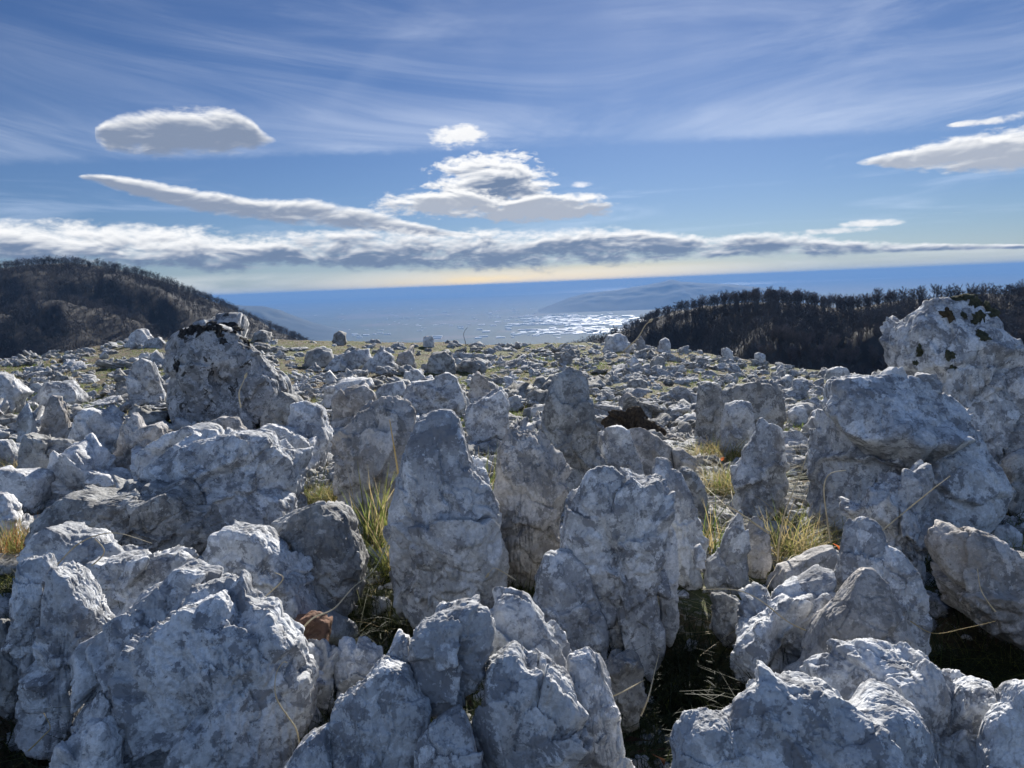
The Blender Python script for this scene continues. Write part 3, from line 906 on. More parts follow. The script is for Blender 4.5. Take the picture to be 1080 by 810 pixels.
R_('long low rock at the right edge above the shaded hollow', [(984, 577), (990, 566), (1005, 558), (1020, 560), (1035, 561), (1052, 566), (1065, 580), (1100, 592), (1105, 650), (1060, 658), (1020, 640), (996, 612), (986, 600)], 672, 'stone_tan', 'boulder', 'boulder', T=.8)
R_('small pale stone at the right edge below the massive block', [(1045, 563), (1050, 555), (1064, 553), (1076, 562), (1072, 576), (1056, 577)], 580, 'stone_pale')
R_('wedge-shaped upright stone with a bright left edge in the right grass', [(774, 528), (775, 505), (785, 480), (795, 460), (803, 445), (815, 441), (826, 450), (829, 480), (825, 512), (810, 528), (790, 537)], 550, 'stone', 'standing_stone', 'standing stone', T=.6)
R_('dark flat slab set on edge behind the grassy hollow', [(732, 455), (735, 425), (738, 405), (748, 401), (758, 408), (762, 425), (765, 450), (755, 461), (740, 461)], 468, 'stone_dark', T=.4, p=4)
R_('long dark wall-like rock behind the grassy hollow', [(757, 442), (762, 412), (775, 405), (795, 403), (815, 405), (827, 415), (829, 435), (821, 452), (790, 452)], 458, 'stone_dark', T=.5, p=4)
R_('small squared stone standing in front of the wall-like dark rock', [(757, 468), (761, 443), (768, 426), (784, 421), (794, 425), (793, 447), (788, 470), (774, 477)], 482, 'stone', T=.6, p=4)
# --- front row
R_('largest foreground boulder at lower left with a jagged bright crest', [(133, 815), (124, 765), (136, 735), (141, 700), (145, 664), (160, 650), (176, 642), (186, 640), (198, 630), (218, 620), (235, 614), (247, 622), (255, 638), (268, 643), (282, 645), (300, 655), (317, 680), (332, 706), (340, 732), (336, 762), (322, 790), (290, 815), (220, 850), (160, 850)], 842, 'stone', 'boulder', 'boulder', T=.7, p=3.0, chunk=1.3, rough=1.2, density=2.6)
R_('ridged slab behind the upper left of the largest foreground boulder', [(84, 700), (92, 690), (103, 676), (125, 652), (138, 640), (150, 630), (165, 620), (178, 608), (190, 602), (213, 605), (236, 608), (240, 625), (205, 665), (150, 720), (128, 748), (108, 742), (94, 725)], 775, 'stone', 'boulder', 'boulder', T=.6, cx=145, cy=675, rough=1.3)
R_('pale crumbling block at the bottom left corner', [(40, 830), (44, 800), (60, 795), (78, 775), (92, 762), (108, 760), (120, 768), (130, 790), (134, 830), (125, 870), (60, 870)], 880, 'stone_pale', T=.8, chunk=1.6)
R_('small wedge between the bottom left block and the ridged slab', [(79, 774), (85, 750), (100, 735), (111, 722), (119, 726), (123, 752), (126, 772), (112, 782), (92, 786)], 800, 'stone', T=.8)
R_('left lobe of the split stone near the left edge', [(20, 592), (30, 584), (47, 586), (54, 596), (53, 620), (49, 660), (41, 702), (31, 716), (22, 692), (18, 650), (19, 620)], 752, 'stone', T=1.2, seed=203)
R_('right lobe of the split stone near the left edge', [(52, 612), (58, 598), (66, 600), (80, 609), (100, 638), (114, 655), (117, 663), (104, 681), (92, 697), (94, 733), (80, 748), (52, 748), (30, 735), (32, 715), (42, 698), (49, 660)], 770, 'stone', 'boulder', 'boulder', T=.8, rough=1.3)
R_('dark low stone at the left edge beside the split stone', [(-14, 656), (5, 652), (13, 664), (20, 690), (27, 716), (18, 726), (0, 722), (-14, 705)], 750, 'stone_dark')
R_('small toothed stone between the front boulders', [(302, 706), (310, 680), (325, 678), (340, 682), (352, 697), (353, 722), (340, 738), (320, 735)], 770, 'stone', chunk=1.6)
R_('small bright-capped block beside the toothed stone', [(354, 702), (357, 688), (365, 676), (371, 685), (385, 682), (400, 688), (401, 702), (388, 720), (366, 733), (357, 728)], 760, 'stone_pale', chunk=1.5)
R_('red-brown flat stone under the domed rock', [(302, 668), (312, 652), (330, 648), (346, 657), (346, 674), (326, 682), (308, 682)], 688, 'stone_red')
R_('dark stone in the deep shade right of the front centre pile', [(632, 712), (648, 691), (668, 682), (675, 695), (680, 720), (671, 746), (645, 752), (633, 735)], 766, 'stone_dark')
fd = 'boulder'
R_('rounded top block of the front centre pile', [(430, 692), (433, 672), (445, 655), (465, 643), (485, 637), (505, 635), (515, 641), (521, 660), (520, 682), (512, 702), (503, 725), (490, 740), (470, 753), (455, 746), (445, 725), (435, 706)], 0, 'stone', fd, fd, T=.8, dist=2.12)
R_('left main block of the front centre pile', [(345, 790), (349, 760), (351, 745), (365, 730), (385, 715), (400, 697), (415, 697), (432, 702), (440, 715), (455, 735), (458, 755), (447, 768), (440, 795), (438, 850), (425, 960), (350, 960), (342, 850)], 0, 'stone', fd, fd, T=.7, dist=2.03, p=3.4, cx=398, cy=800)
R_('low front shoulder at the left end of the front centre pile', [(270, 860), (288, 828), (305, 800), (325, 778), (345, 764), (353, 790), (356, 850), (350, 960), (280, 960)], 0, 'stone', T=.8, dist=1.98, cx=320, cy=860)
R_('small knob wedged beside the rounded top block', [(407, 702), (410, 688), (420, 671), (431, 672), (434, 692), (428, 708), (416, 712)], 0, 'stone_pale', dist=2.2, T=1.0)
R_('wedge at the bottom middle of the front centre pile', [(436, 810), (440, 780), (455, 765), (475, 750), (485, 745), (496, 762), (504, 790), (503, 850), (495, 950), (440, 950)], 0, 'stone', fd, fd, T=.9, dist=1.95)
R_('back right block of the front centre pile with a flat bright top', [(512, 650), (522, 632), (545, 632), (560, 637), (572, 650), (585, 670), (600, 696), (608, 730), (590, 760), (545, 770), (520, 730)], 0, 'stone', fd, fd, T=.7, dist=2.35)
R_('front right block of the front centre pile', [(500, 800), (505, 745), (514, 702), (530, 686), (545, 690), (556, 710), (575, 700), (590, 714), (603, 720), (609, 745), (613, 775), (606, 850), (600, 950), (510, 950)], 0, 'stone', fd, fd, T=.7, dist=2.05, rough=1.4, chunk=1.4)
R_('narrow right end piece of the front centre pile', [(597, 700), (600, 692), (610, 690), (622, 693), (633, 711), (645, 735), (655, 770), (662, 815), (665, 950), (615, 950), (614, 800), (610, 750), (602, 725)], 0, 'stone_pale', fd, fd, T=1.0, dist=2.12, cx=634, cy=815)
R_('triangular upright stone at the front right', [(828, 720), (845, 700), (852, 680), (861, 660), (868, 646), (885, 632), (897, 618), (905, 607), (915, 601), (927, 603), (938, 615), (948, 630), (957, 655), (964, 680), (967, 702), (952, 728), (915, 745), (880, 750), (845, 740)], 760, 'stone_tan', 'standing_stone', 'standing stone', T=.45, p=3.6, rough=.5, chunk=.5)
R_('broad boulder filling the bottom right corner of the front row', [(722, 860), (722, 800), (735, 765), (750, 747), (765, 732), (785, 715), (800, 708), (815, 714), (830, 723), (860, 724), (880, 727), (895, 735), (907, 742), (930, 744), (950, 742), (976, 748), (983, 768), (986, 800), (992, 860), (975, 990), (740, 990)], 0, 'stone', fd, fd, T=.55, dist=1.72, cx=860, cy=840, rough=.9, density=2.8)
R_('knobbly left shoulder of the bottom right boulder', [(704, 850), (713, 802), (721, 780), (736, 768), (752, 762), (770, 772), (778, 800), (780, 860), (765, 960), (710, 960)], 0, 'stone', T=.9, dist=1.66)
R_('rock with a bright notch behind the bottom right boulder', [(912, 748), (925, 725), (945, 711), (965, 703), (975, 692), (987, 695), (995, 709), (1015, 719), (1038, 721), (1058, 732), (1056, 770), (1045, 850), (1020, 930), (960, 930), (930, 850), (915, 790)], 0, 'stone', fd, fd, T=.8, dist=2.0, cx=985, cy=790, rough=1.3)
R_('rock cut off by the bottom right corner of the photo', [(1032, 790), (1040, 755), (1052, 742), (1062, 734), (1069, 720), (1079, 714), (1105, 718), (1120, 800), (1110, 930), (1045, 930), (1034, 850)], 0, 'stone', fd, fd, T=.9, dist=1.85)
# --- middle distance behind the centre
mid = [
    ('dark boulder left of the long pale slabs, under the skyline', [(318, 383), (324, 372), (338, 367), (350, 371), (353, 380), (338, 387), (324, 387)], 387, 'stone_dark'),
    ('low dark-ended slab near the skyline, left of centre', [(340, 386), (355, 375), (375, 370), (390, 367), (392, 378), (376, 388), (352, 391)], 391, 'stone'),
    ('leaning flat slab next to the dark-ended slab', [(374, 391), (390, 378), (405, 369), (415, 375), (418, 387), (400, 393)], 393, 'stone'),
    ('long pale slab lying flat above the tan block', [(338, 425), (345, 409), (365, 400), (392, 398), (396, 406), (376, 417), (352, 430)], 430, 'stone_pale'),
    ('angular wedge right of the long pale slab', [(394, 415), (405, 405), (425, 401), (428, 412), (410, 422)], 421, 'stone'),
    ('wide two-humped rock behind the top of the tall central stone', [(425, 420), (430, 405), (442, 402), (455, 397), (470, 394), (482, 399), (490, 415), (494, 431), (475, 437), (450, 434), (432, 428)], 440, 'stone'),
    ('rounded upright stone right of the two-humped rock', [(493, 421), (497, 400), (503, 391), (512, 396), (517, 412), (508, 425)], 427, 'stone_tan'),
    ('large rock with a light top between the central stones', [(489, 442), (498, 425), (515, 417), (529, 409), (537, 423), (539, 446), (521, 460), (500, 457)], 470, 'stone'),
    ('blocky dark rock far behind the tall central stone', [(448, 388), (456, 374), (469, 370), (480, 380), (481, 391), (462, 394)], 394, 'stone_dark'),
    ('brownish upright block beside the leaning slabs', [(416, 385), (420, 372), (434, 369), (440, 385), (430, 389)], 389, 'stone_tan'),
    ('rounded pale rock above the two-humped rock', [(424, 400), (428, 392), (440, 389), (449, 398), (441, 405)], 406, 'stone'),
    ('flat dark rock on the far field behind the centre', [(478, 388), (490, 379), (503, 377), (513, 383), (512, 391), (492, 393)], 393, 'stone_dark'),
    ('pale mound of rock on the skyline at the foot of the right hill', [(636, 366), (642, 355), (652, 351), (660, 354), (669, 364), (660, 370), (642, 371)], 371, 'stone_pale'),
    ('small pillar on the skyline against the right hill', [(671, 372), (672, 360), (676, 354), (680, 360), (681, 372), (676, 375)], 375, 'stone_tan'),
    ('squat skyline stone right of the small pillar', [(694, 369), (696, 359), (702, 356), (706, 360), (707, 369), (700, 372)], 372, 'stone_pale'),
    ('dark triangular rock on the field below the skyline pillar', [(682, 391), (688, 381), (694, 375), (701, 377), (701, 390), (692, 392)], 393, 'stone_dark'),
    ('small pale upright stone left of the dark triangular rock', [(664, 388), (665, 378), (669, 375), (673, 380), (672, 389)], 390, 'stone_pale'),
    ('flat-topped black-shadowed rock on the open turf', [(660, 410), (663, 402), (675, 399), (683, 403), (682, 412), (670, 414)], 414, 'stone_dark'),
    ('small dark knob on the field right of the tall dark stone', [(590, 383), (592, 374), (597, 371), (604, 376), (603, 384)], 385, 'stone_dark'),
    ('pointed pale stone on the skyline before the wood at right', [(761, 377), (763, 369), (767, 366), (773, 371), (773, 379), (766, 380)], 381, 'stone_pale'),
    ('round pale stone on the skyline right of the pointed pale one', [(795, 379), (797, 373), (801, 371), (806, 374), (806, 381), (800, 383)], 383, 'stone_pale'),
    ('pale spotted boulder beside the massive right block', [(870, 400), (874, 390), (883, 386), (892, 389), (899, 397), (896, 403), (880, 404)], 404, 'stone_pale'),
    ('small pale boulder on the turf left of the massive right block', [(830, 444), (832, 434), (839, 428), (848, 431), (852, 442), (842, 447)], 448, 'stone_pale'),
    ('smooth low stone next to the pale boulder by the massive block', [(852, 444), (858, 436), (868, 432), (876, 440), (870, 448), (858, 449)], 449, 'stone'),
    ('little square pale block alone on the skyline, left of centre', [(446, 363), (446, 357), (449, 354.5), (456, 354.5), (458, 358), (458, 364), (452, 365)], 366, 'stone_pale'),
    ('dark round rock on the skyline at the edge of the green turf', [(350, 360), (352, 352), (358, 349), (364, 352), (366, 359), (358, 363)], 364, 'stone_dark'),
    ('dark hump on the skyline behind the black-crowned boulder', [(265, 357), (270, 350), (276, 347), (283, 351), (286, 358), (275, 361)], 361, 'stone_dark'),
    ('tilted tan stone right of the tall dark stone', [(650, 430), (655, 421), (661, 415), (668, 419), (666, 428), (657, 434)], 435, 'stone_tan'),
]
for l_, p_, b_, m_ in mid:
    R_(l_, p_, b_, m_, T=.8)
# heath mound
P, F = rock_surface(70, 1, 0.7, 0.42, 901, None, 2.2, 6, 2.2, 1.6)
hp = ground_hit(672, 474)
me = make_mesh('mossy_mound', P, F, M['peat'])
o = link('mossy_mound', me, None, (hp[0] + 0.02, hp[1] + .3, hp[2] + 0.10), (0, 0, 0), (0.38, 0.38, 0.55))
o.rotation_euler = (0, 0.28, 0)
tag(o, 'dark brown mossy mound behind the peaked slab, right of the tall dark stone', 'mound')
# ------------------------------------------------------------------ ground, with the hollows between the near rocks
for hx, hy, hr, hd in ((390, 665, .34, .34), (700, 740, .30, .36), (725, 690, .26, .30), (1010, 690, .42, .36), (1060, 700, .3, .3), (30, 770, .34, .30), (545, 645, .22, .22), (10, 640, .3, .25), (350, 700, .2, .2), (850, 560, .3, .2), (352, 540, .25, .15)):
    h = ground_hit(hx, hy)
    PITS.append((h[0], h[1], hr, hd))
azs = np.concatenate([np.arange(-180, -45, 3.0), np.arange(-45, 45, 0.2), np.arange(45, 180, 3.0)])
rs = np.concatenate([[0.02], np.geomspace(0.6, 60, 330), np.geomspace(62, 4200, 70)])
X, Y = polar_grid(azs, rs)
Z = ground_z(X, Y)
me = make_mesh('ground', np.stack([X, Y, Z], -1).reshape(-1, 3), grid_faces(len(azs), len(rs), True), M['ground'])
tag(link('ground', me), kind='structure')

# ------------------------------------------------------------------ the stony field: single stones
RX, RY, RW, RT = (np.array([q[i] for q in ROCKS]) for i in (1, 2, 3, 4))


def clear(x, y, s, k=0.8):
    return not bool(((np.abs(x - RX) < (RW + s) * k) & (np.abs(y - RY) < (RT + s) * k)).any())


variants = []
for i in range(16):
    rg = random.Random(50 + i)
    N = 26 if i < 10 else 15
    P, F = rock_surface(N, rg.uniform(.8, 1.2), rg.uniform(.6, 1.0), rg.uniform(.5, .9), 300 + i, None, rg.uniform(3.6, 6.5), 16, 1.1, 1.9)
    variants.append([make_mesh('rock', P, F, M[k]) for k in ('stone_field', 'stone_field_dark', 'stone_pale', 'stone_tan')])

rnd = random.Random(31)
_cx = np.linspace(-35, 35, 141); _cr = np.linspace(0, 36, 73)
_ga, _gr = np.meshgrid(np.radians(_cx), _cr, indexing='ij')
_cn = fbm(np.stack([np.sin(_ga) * _gr, np.cos(_ga) * _gr, 0 * _ga], -1).reshape(-1, 3) * 0.33 + 4.0, 3).reshape(_ga.shape)
CLN = lambda a, r: float(np.clip(0.02 - 2.0 * _cn[int((a + 35) * 2), int(r * 2)], 0, 0.95))
nind = 300 - len(ROCKS)
cands = []
for _ in range(11000):
    az_ = rnd.uniform(-35, 35)
    r_ = 1 / rnd.uniform(1 / 33, 1 / 4.2)
    if rnd.random() > (1.0 if r_ > 8 else 0.35): continue
    De = float(np.interp(az_, _ea[:, 0], _ea[:, 1]))
    if r_ > De: continue
    if r_ > 9 and rnd.random() < CLN(az_, r_): continue
    if r_ > 19 and abs(az_ + 12) < 8 and rnd.random() < .6: continue
    d = (math.sin(math.radians(az_)) * r_, math.cos(math.radians(az_)) * r_)
    s = min(0.36, 0.05 + abs(rnd.gauss(0, 0.08 + 0.002 * r_))) * (1.0 if d[1] > 7 else 0.8)
    if math.hypot(d[0], d[1]) > De * 0.85: s = min(s, 0.30)
    cands.append((s / d[1], s, d))
cands.sort(key=lambda c: -c[0])
placed = []
for key, s, d in cands:
    if not clear(d[0], d[1], s): continue
    if any((d[0] - q[0]) ** 2 + (d[1] - q[1]) ** 2 < ((s + q[2]) * 0.72) ** 2 for q in placed): continue
    placed.append((d[0], d[1], s))
placed = placed[:1700]
def hidden(x, y, z):
    X_, Y_, D_ = vis_px((x, y, z))
    if not (0 < X_ < 1080): return True
    for pts, D in OUT:
        if D > y or X_ < pts[:, 0].min() or X_ > pts[:, 0].max() or Y_ < pts[:, 1].min() or Y_ > pts[:, 1].max(): continue
        x2, y2 = np.roll(pts[:, 0], -1), np.roll(pts[:, 1], -1)
        cr_ = ((pts[:, 1] > Y_) != (y2 > Y_)) & (X_ < (x2 - pts[:, 0]) * (Y_ - pts[:, 1]) / (y2 - pts[:, 1] + 1e-9) + pts[:, 0])
        if cr_.sum() % 2: return True
    return False


seen, small = [], []
for q in placed:
    z_ = gz(q[0], q[1])
    if len(seen) < nind and not hidden(q[0], q[1], z_ + q[2] * .5) and not hidden(q[0] - q[2] * .5, q[1], z_ + q[2] * .2) and not hidden(q[0] + q[2] * .5, q[1], z_ + q[2] * .2): seen.append(q)
    else: small.append(q)
ind = seen
zones = [
    (lambda x, y, u: y > 10.5 and u < 0.33, 'weathered grey stone strewn over the far turf, left third', 'stones on the far field, left third'),
    (lambda x, y, u: y > 10.5 and u < 0.62, 'weathered grey stone strewn over the far turf, middle third', 'stones on the far field, middle third'),
    (lambda x, y, u: y > 10.5, 'weathered grey stone strewn over the far turf, right third', 'stones on the far field, right third'),
    (lambda x, y, u: u < 0.33, 'low grey stone filling a gap between the larger rocks, left third', 'stones among the nearer rocks, left third'),
    (lambda x, y, u: u < 0.62, 'low grey stone filling a gap between the larger rocks, middle third', 'stones among the nearer rocks, middle third'),
    (lambda x, y, u: True, 'low grey stone filling a gap between the larger rocks, right third', 'stones among the nearer rocks, right third'),
]
for x, y, s in ind:
    vs_ = rnd.choice(variants[:10])
    me = vs_[rnd.choices([0, 1, 2, 3], [6, 2.2, 2, 1])[0]]
    sz = s * rnd.uniform(0.3, 0.8)
    z = gz(x, y)
    o = link('rock', me, None, (x, y, z + sz * 0.12), (rnd.gauss(0, .25), rnd.gauss(0, .25), rnd.uniform(0, 6.28)), (s * rnd.uniform(.85, 1.25), s * rnd.uniform(.8, 1.1), sz))
    u = vis_px((x, y, z))[0] / 1080
    for f, l_, g_ in zones:
        if f(x, y, u):
            tag(o, l_, 'rock', g_); break

# rubble: thousands of little stones, one object per stone colour
def bulk_stones(pts, mat, label, seed):
    base = [rock_surface(5, 1, .8, .6, 700 + i, None, 5, 14, 1.2, 1.0) for i in range(8)]
    big_ = [rock_surface(9, 1, .8, .65, 720 + i, None, 5, 14, 1.2, 1.4) for i in range(6)]
    rg = np.random.default_rng(seed); VV, FF, n = [], [], 0
    for (x, y, s, z) in pts:
        P, F = (big_[rg.integers(6)] if s / y > 0.006 else base[rg.integers(8)])
        a = rg.uniform(0, 6.28); c_, s_ = math.cos(a), math.sin(a)
        h = rg.uniform(.5, 1.1); w = rg.uniform(.7, 1.1)
        tilt = rg.normal() * .25
        q = np.stack([(P[:, 0] * c_ - P[:, 1] * s_ * w) * s + x, (P[:, 0] * s_ + P[:, 1] * c_ * w) * s + y, (P[:, 2] * h + P[:, 0] * tilt) * s + z + s * .1], -1)
        VV.append(q); FF.append(F + n); n += len(q)
    me = make_mesh('rubble', np.concatenate(VV), np.concatenate(FF), mat)
    tag(link('rubble', me), label, 'rubble', kind='stuff')


rg = np.random.default_rng(9)
pts = []
# extra stones beyond the counted ones
xs, ys, ss = [], [], []
for x, y, s in small:
    xs.append(x); ys.append(y); ss.append(s)
NR = 19000
r = np.where(rg.random(NR) < .3, np.exp(rg.uniform(math.log(2.2), math.log(33), NR)), 1 / rg.uniform(1 / 34, 1 / 6, NR)); az = np.radians(rg.uniform(-52, 52, NR))
x = np.sin(az) * r; y = np.cos(az) * r
cl = noise3(np.stack([x * 0.7, y * 0.7, 0 * x], -1)) + rg.normal(size=NR) * 0.25
De = np.interp(np.degrees(az), _ea[:, 0], _ea[:, 1])
green = np.exp(-(((np.degrees(az) + 12) / 8) ** 2)) * np.clip((r - 17) / 5, 0, 1)
cl2 = fbm(np.stack([x, y, 0 * x], -1) * 0.33 + 4.0, 3)
ok = (cl + cl2 * 1.2 > -0.42 + green * 1.0) & (r < De * 1.03)
x, y, r = x[ok], y[ok], r[ok]
s = np.minimum(0.02 + np.abs(rg.normal(size=len(x))) * 0.045, 0.17) * np.clip(0.55 + r / 30, 0, 1.2)
x = np.concatenate([x, xs]); y = np.concatenate([y, ys]); s = np.concatenate([s, ss])
z = ground_z(x, y)
allp = list(zip(x, y, s, z))
rnd.shuffle(allp)
k = int(len(allp) * .72)
bulk_stones(allp[:k], M['stone_field'], 'small grey rubble strewn over the turf between the rocks', 1)
bulk_stones(allp[k:], M['stone_field_dark'], 'small dark lichen-covered rubble strewn over the turf', 2)


# ------------------------------------------------------------------ grass
def blades(pts, lens, widths, lean, seed, segs=3, curl=0.6):
    """bent ribbon blades, vectorised"""
    rg = np.random.default_rng(seed)
    n = len(pts)
    a = rg.uniform(0, 2 * math.pi, n)
    dx, dy = np.cos(a), np.sin(a)
    fx, fy = rg.uniform(-1, 1, n), rg.uniform(-1, 1, n)
    nn = np.hypot(fx, fy) + 1e-6; fx /= nn; fy /= nn
    ln = np.abs(rg.normal(size=n)) * lean + 0.08
    cu = rg.uniform(0.3, 1.0, n) * curl
    V = np.zeros((n, (segs + 1) * 2, 3))
    for k in range(segs + 1):
        t = k / segs
        out = (ln * t + cu * t * t * ln) * lens
        up = lens * (t - 0.35 * np.minimum(ln + cu * ln, 1.6) * t * t)
        w = widths * (1 - t) ** 0.7 * 0.5 + 0.0002
        cx = pts[:, 0] + dx * out; cy = pts[:, 1] + dy * out; cz = pts[:, 2] + up
        V[:, 2 * k, :] = np.stack([cx - fx * w, cy - fy * w, cz], -1)
        V[:, 2 * k + 1, :] = np.stack([cx + fx * w, cy + fy * w, cz], -1)
    F = []
    base = np.arange(n)[:, None] * ((segs + 1) * 2)
    for k in range(segs):
        F.append(base + np.array([[2 * k, 2 * k + 1, 2 * k + 3, 2 * k + 2]]))
    return V.reshape(-1, 3), np.concatenate(F)


def turf(name, mat, n, rmin, rmax, hl, wd, seed, thr, label, fz=1.0, lean=.5):
    rg = np.random.default_rng(seed)
    r = np.exp(rg.uniform(math.log(rmin), math.log(rmax), n)); az = np.radians(rg.uniform(-46, 46, n))
    x, y = np.sin(az) * r, np.cos(az) * r
    q = np.stack([x * fz, y * fz, 0 * x + seed], -1)
    v = fbm(q, 3) + rg.normal(size=n) * 0.1
    De = np.interp(np.degrees(az), _ea[:, 0], _ea[:, 1])
    ok = (v > thr) & (r < De * 1.0)
    x, y, r, v = x[ok], y[ok], r[ok], v[ok]
    pts = np.stack([x, y, ground_z(x, y) - 0.01], -1)
    L = hl * rg.uniform(.5, 1.3, len(x)) * np.clip(0.6 + (v - thr), .6, 1.4)
    W = wd * rg.uniform(.7, 1.3, len(x)) * (1 + r / 10)
    V, F = blades(pts, L, W, lean, seed + 1, 2)
    tag(link(name, make_mesh(name, V, F, mat, False)), label, 'grass', kind='stuff')


turf('grass', M['grass_olive'], 80000, 5.0, 34, .07, .004, 41, -.05, 'short olive green turf between the stones of the plateau', .5)
turf('grass', M['grass_green'], 110000, 6.0, 34, .085, .005, 42, -.02, 'brighter green turf patches on the plateau', .35)
turf('grass', M['grass_straw'], 40000, 3.5, 30, .10, .003, 43, .12, 'short dry straw coloured grass between the rocks', .8)
turf('grass', M['grass_shaded'], 42000, 1.9, 8, .15, .004, 44, -.25, 'dark green grass in the shaded hollows between the front rocks', .9, .9)
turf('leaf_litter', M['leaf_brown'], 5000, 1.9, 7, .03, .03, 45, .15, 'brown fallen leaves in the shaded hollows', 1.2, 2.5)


def tuft(px, py, mats, n, L, W, rad, label, lean=.35, curl=.8, seed=0, dist=None, up=0.0):
    """a clump of grass as one thing, one mesh child per colour of blade"""
    h = ground_hit(px, py)
    if dist: h = h * (dist / h[1]); h[2] = gz(h[0], h[1])
    e = bpy.data.objects.new('grass_tuft', None); COL.objects.link(e); e.empty_display_size = .1
    e.location = (h[0], h[1], h[2] + up)
    tag(e, label, 'grass tuft')
    for i, (mk, share) in enumerate(mats):
        rg = np.random.default_rng(seed * 10 + i + int(px))
        m_ = int(n * share)
        rr = rad * np.sqrt(rg.uniform(0, 1, m_)); aa = rg.uniform(0, 6.28, m_)
        pts = np.stack([rr * np.cos(aa), rr * np.sin(aa) * .7, rg.uniform(-.03, .01, m_)], -1)
        V, F = blades(pts, L * rg.uniform(.35, 1.1, m_), W * rg.uniform(.6, 1.3, m_), lean, seed + i * 7 + 1, 5, curl)
        link('blades', make_mesh('blades', V, F, M[mk], False), e)
    return e


GS = [('grass_green', .4), ('grass_straw', .25), ('grass_olive', .35)]
ST = [('grass_straw', .6), ('grass_olive', .4)]
tuft(398, 590, [('grass_green', .45), ('grass_olive', .3), ('grass_straw', .25)], 150, .60, .013, .12, 'tall green and straw grass clump left of the tall central stone', .28, .7, 1)
tuft(418, 612, GS, 50, .55, .011, .06, 'few long blades rising close to the left side of the tall central stone', .25, .6, 2)
tuft(338, 528, ST + [('grass_green', .5)], 700, .17, .004, .20, 'dense fine yellow-green tussock right of the big sloping slab', .6, 1, 3)
tuft(511, 556, GS, 130, .62, .010, .08, 'yellow and green blades between the tall central stone and the fluted one', .2, .6, 4)
tuft(22, 588, [('grass_olive', .4), ('grass_straw', .3), ('grass_red', .3)], 620, .26, .007, .18, 'reddish and straw grass tussock near the left edge', .5, 1, 5)
tuft(24, 502, ST, 420, .26, .005, .20, 'straw grass tussock at the left edge of the stony field', .6, 1, 7)
tuft(775, 520, ST + [('grass_green', .2)], 1100, .30, .007, .32, 'wide straw-coloured tussock left of the wedge-shaped upright stone', .7, 1.2, 9)
tuft(765, 485, ST, 900, .30, .007, .32, 'pale matted dry grass in front of the small squared stone', .9, 1.2, 10)
tuft(748, 590, [('grass_green', .5), ('grass_straw', .5)], 70, .42, .011, .10, 'sparse long blades with one yellowing, right of the big broad stone', .3, .8, 11)
tuft(830, 590, ST + [('grass_green', .2)], 340, .38, .006, .22, 'wiry straw stems behind the long tilted stone', .7, 1.3, 12)
tuft(850, 560, [('grass_shaded', .6), ('grass_olive', .4)], 420, .22, .005, .24, 'dark green tussock at the left foot of the massive right block', .6, 1, 13)
tuft(888, 592, ST, 90, .34, .004, .10, 'thin dry stems in front of the massive right block', .4, 1, 14)
tuft(1062, 600, GS, 320, .24, .005, .16, 'green tussock at the right edge below the massive block', .6, 1, 15)
tuft(1010, 700, [('grass_shaded', .8), ('grass_olive', .2)], 900, .30, .005, .34, 'dark tangled grass in the shaded hollow under the long low rock', 1.1, 1.6, 16)
tuft(1055, 700, [('grass_shaded', .8), ('grass_olive', .2)], 600, .28, .005, .26, 'dark tangled grass in the shade near the right edge', 1.1, 1.6, 17)
tuft(715, 700, [('grass_shaded', 1.0)], 450, .32, .005, .24, 'deep shaded dark grass right of the big broad stone', .9, 1.4, 18)
tuft(735, 755, [('grass_shaded', .85), ('grass_olive', .15)], 650, .26, .005, .18, 'dark grass between the front centre pile and the bottom right boulder', .9, 1.4, 19)
tuft(395, 660, [('grass_shaded', .95), ('grass_straw', .05)], 500, .30, .0045, .22, 'tangled dark grass with dry stems left of the foot of the central stone', 1.0, 1.6, 20)
tuft(545, 632, [('grass_shaded', .7), ('grass_olive', .3)], 350, .24, .005, .16, 'dark grass at the right foot of the tall central stone', .8, 1.3, 21)
tuft(50, 780, [('grass_shaded', .8), ('grass_olive', .2)], 420, .20, .005, .18, 'dark grass in the shadow at the lower left corner', .9, 1.4, 22)
tuft(12, 630, [('grass_shaded', .8), ('grass_olive', .2)], 420, .20, .005, .18, 'dark grass in the gap left of the split stone', .9, 1.4, 23)
tuft(392, 612, [('grass_shaded', .5), ('grass_olive', .5)], 300, .3, .005, .14, 'short dark tussock behind the cracked squarish rock', .8, 1.3, 24)
tuft(800, 660, [('grass_shaded', .5), ('grass_straw', .5)], 200, .22, .004, .16, 'dry and dark stems beside the half buried dark block', .9, 1.4, 25)


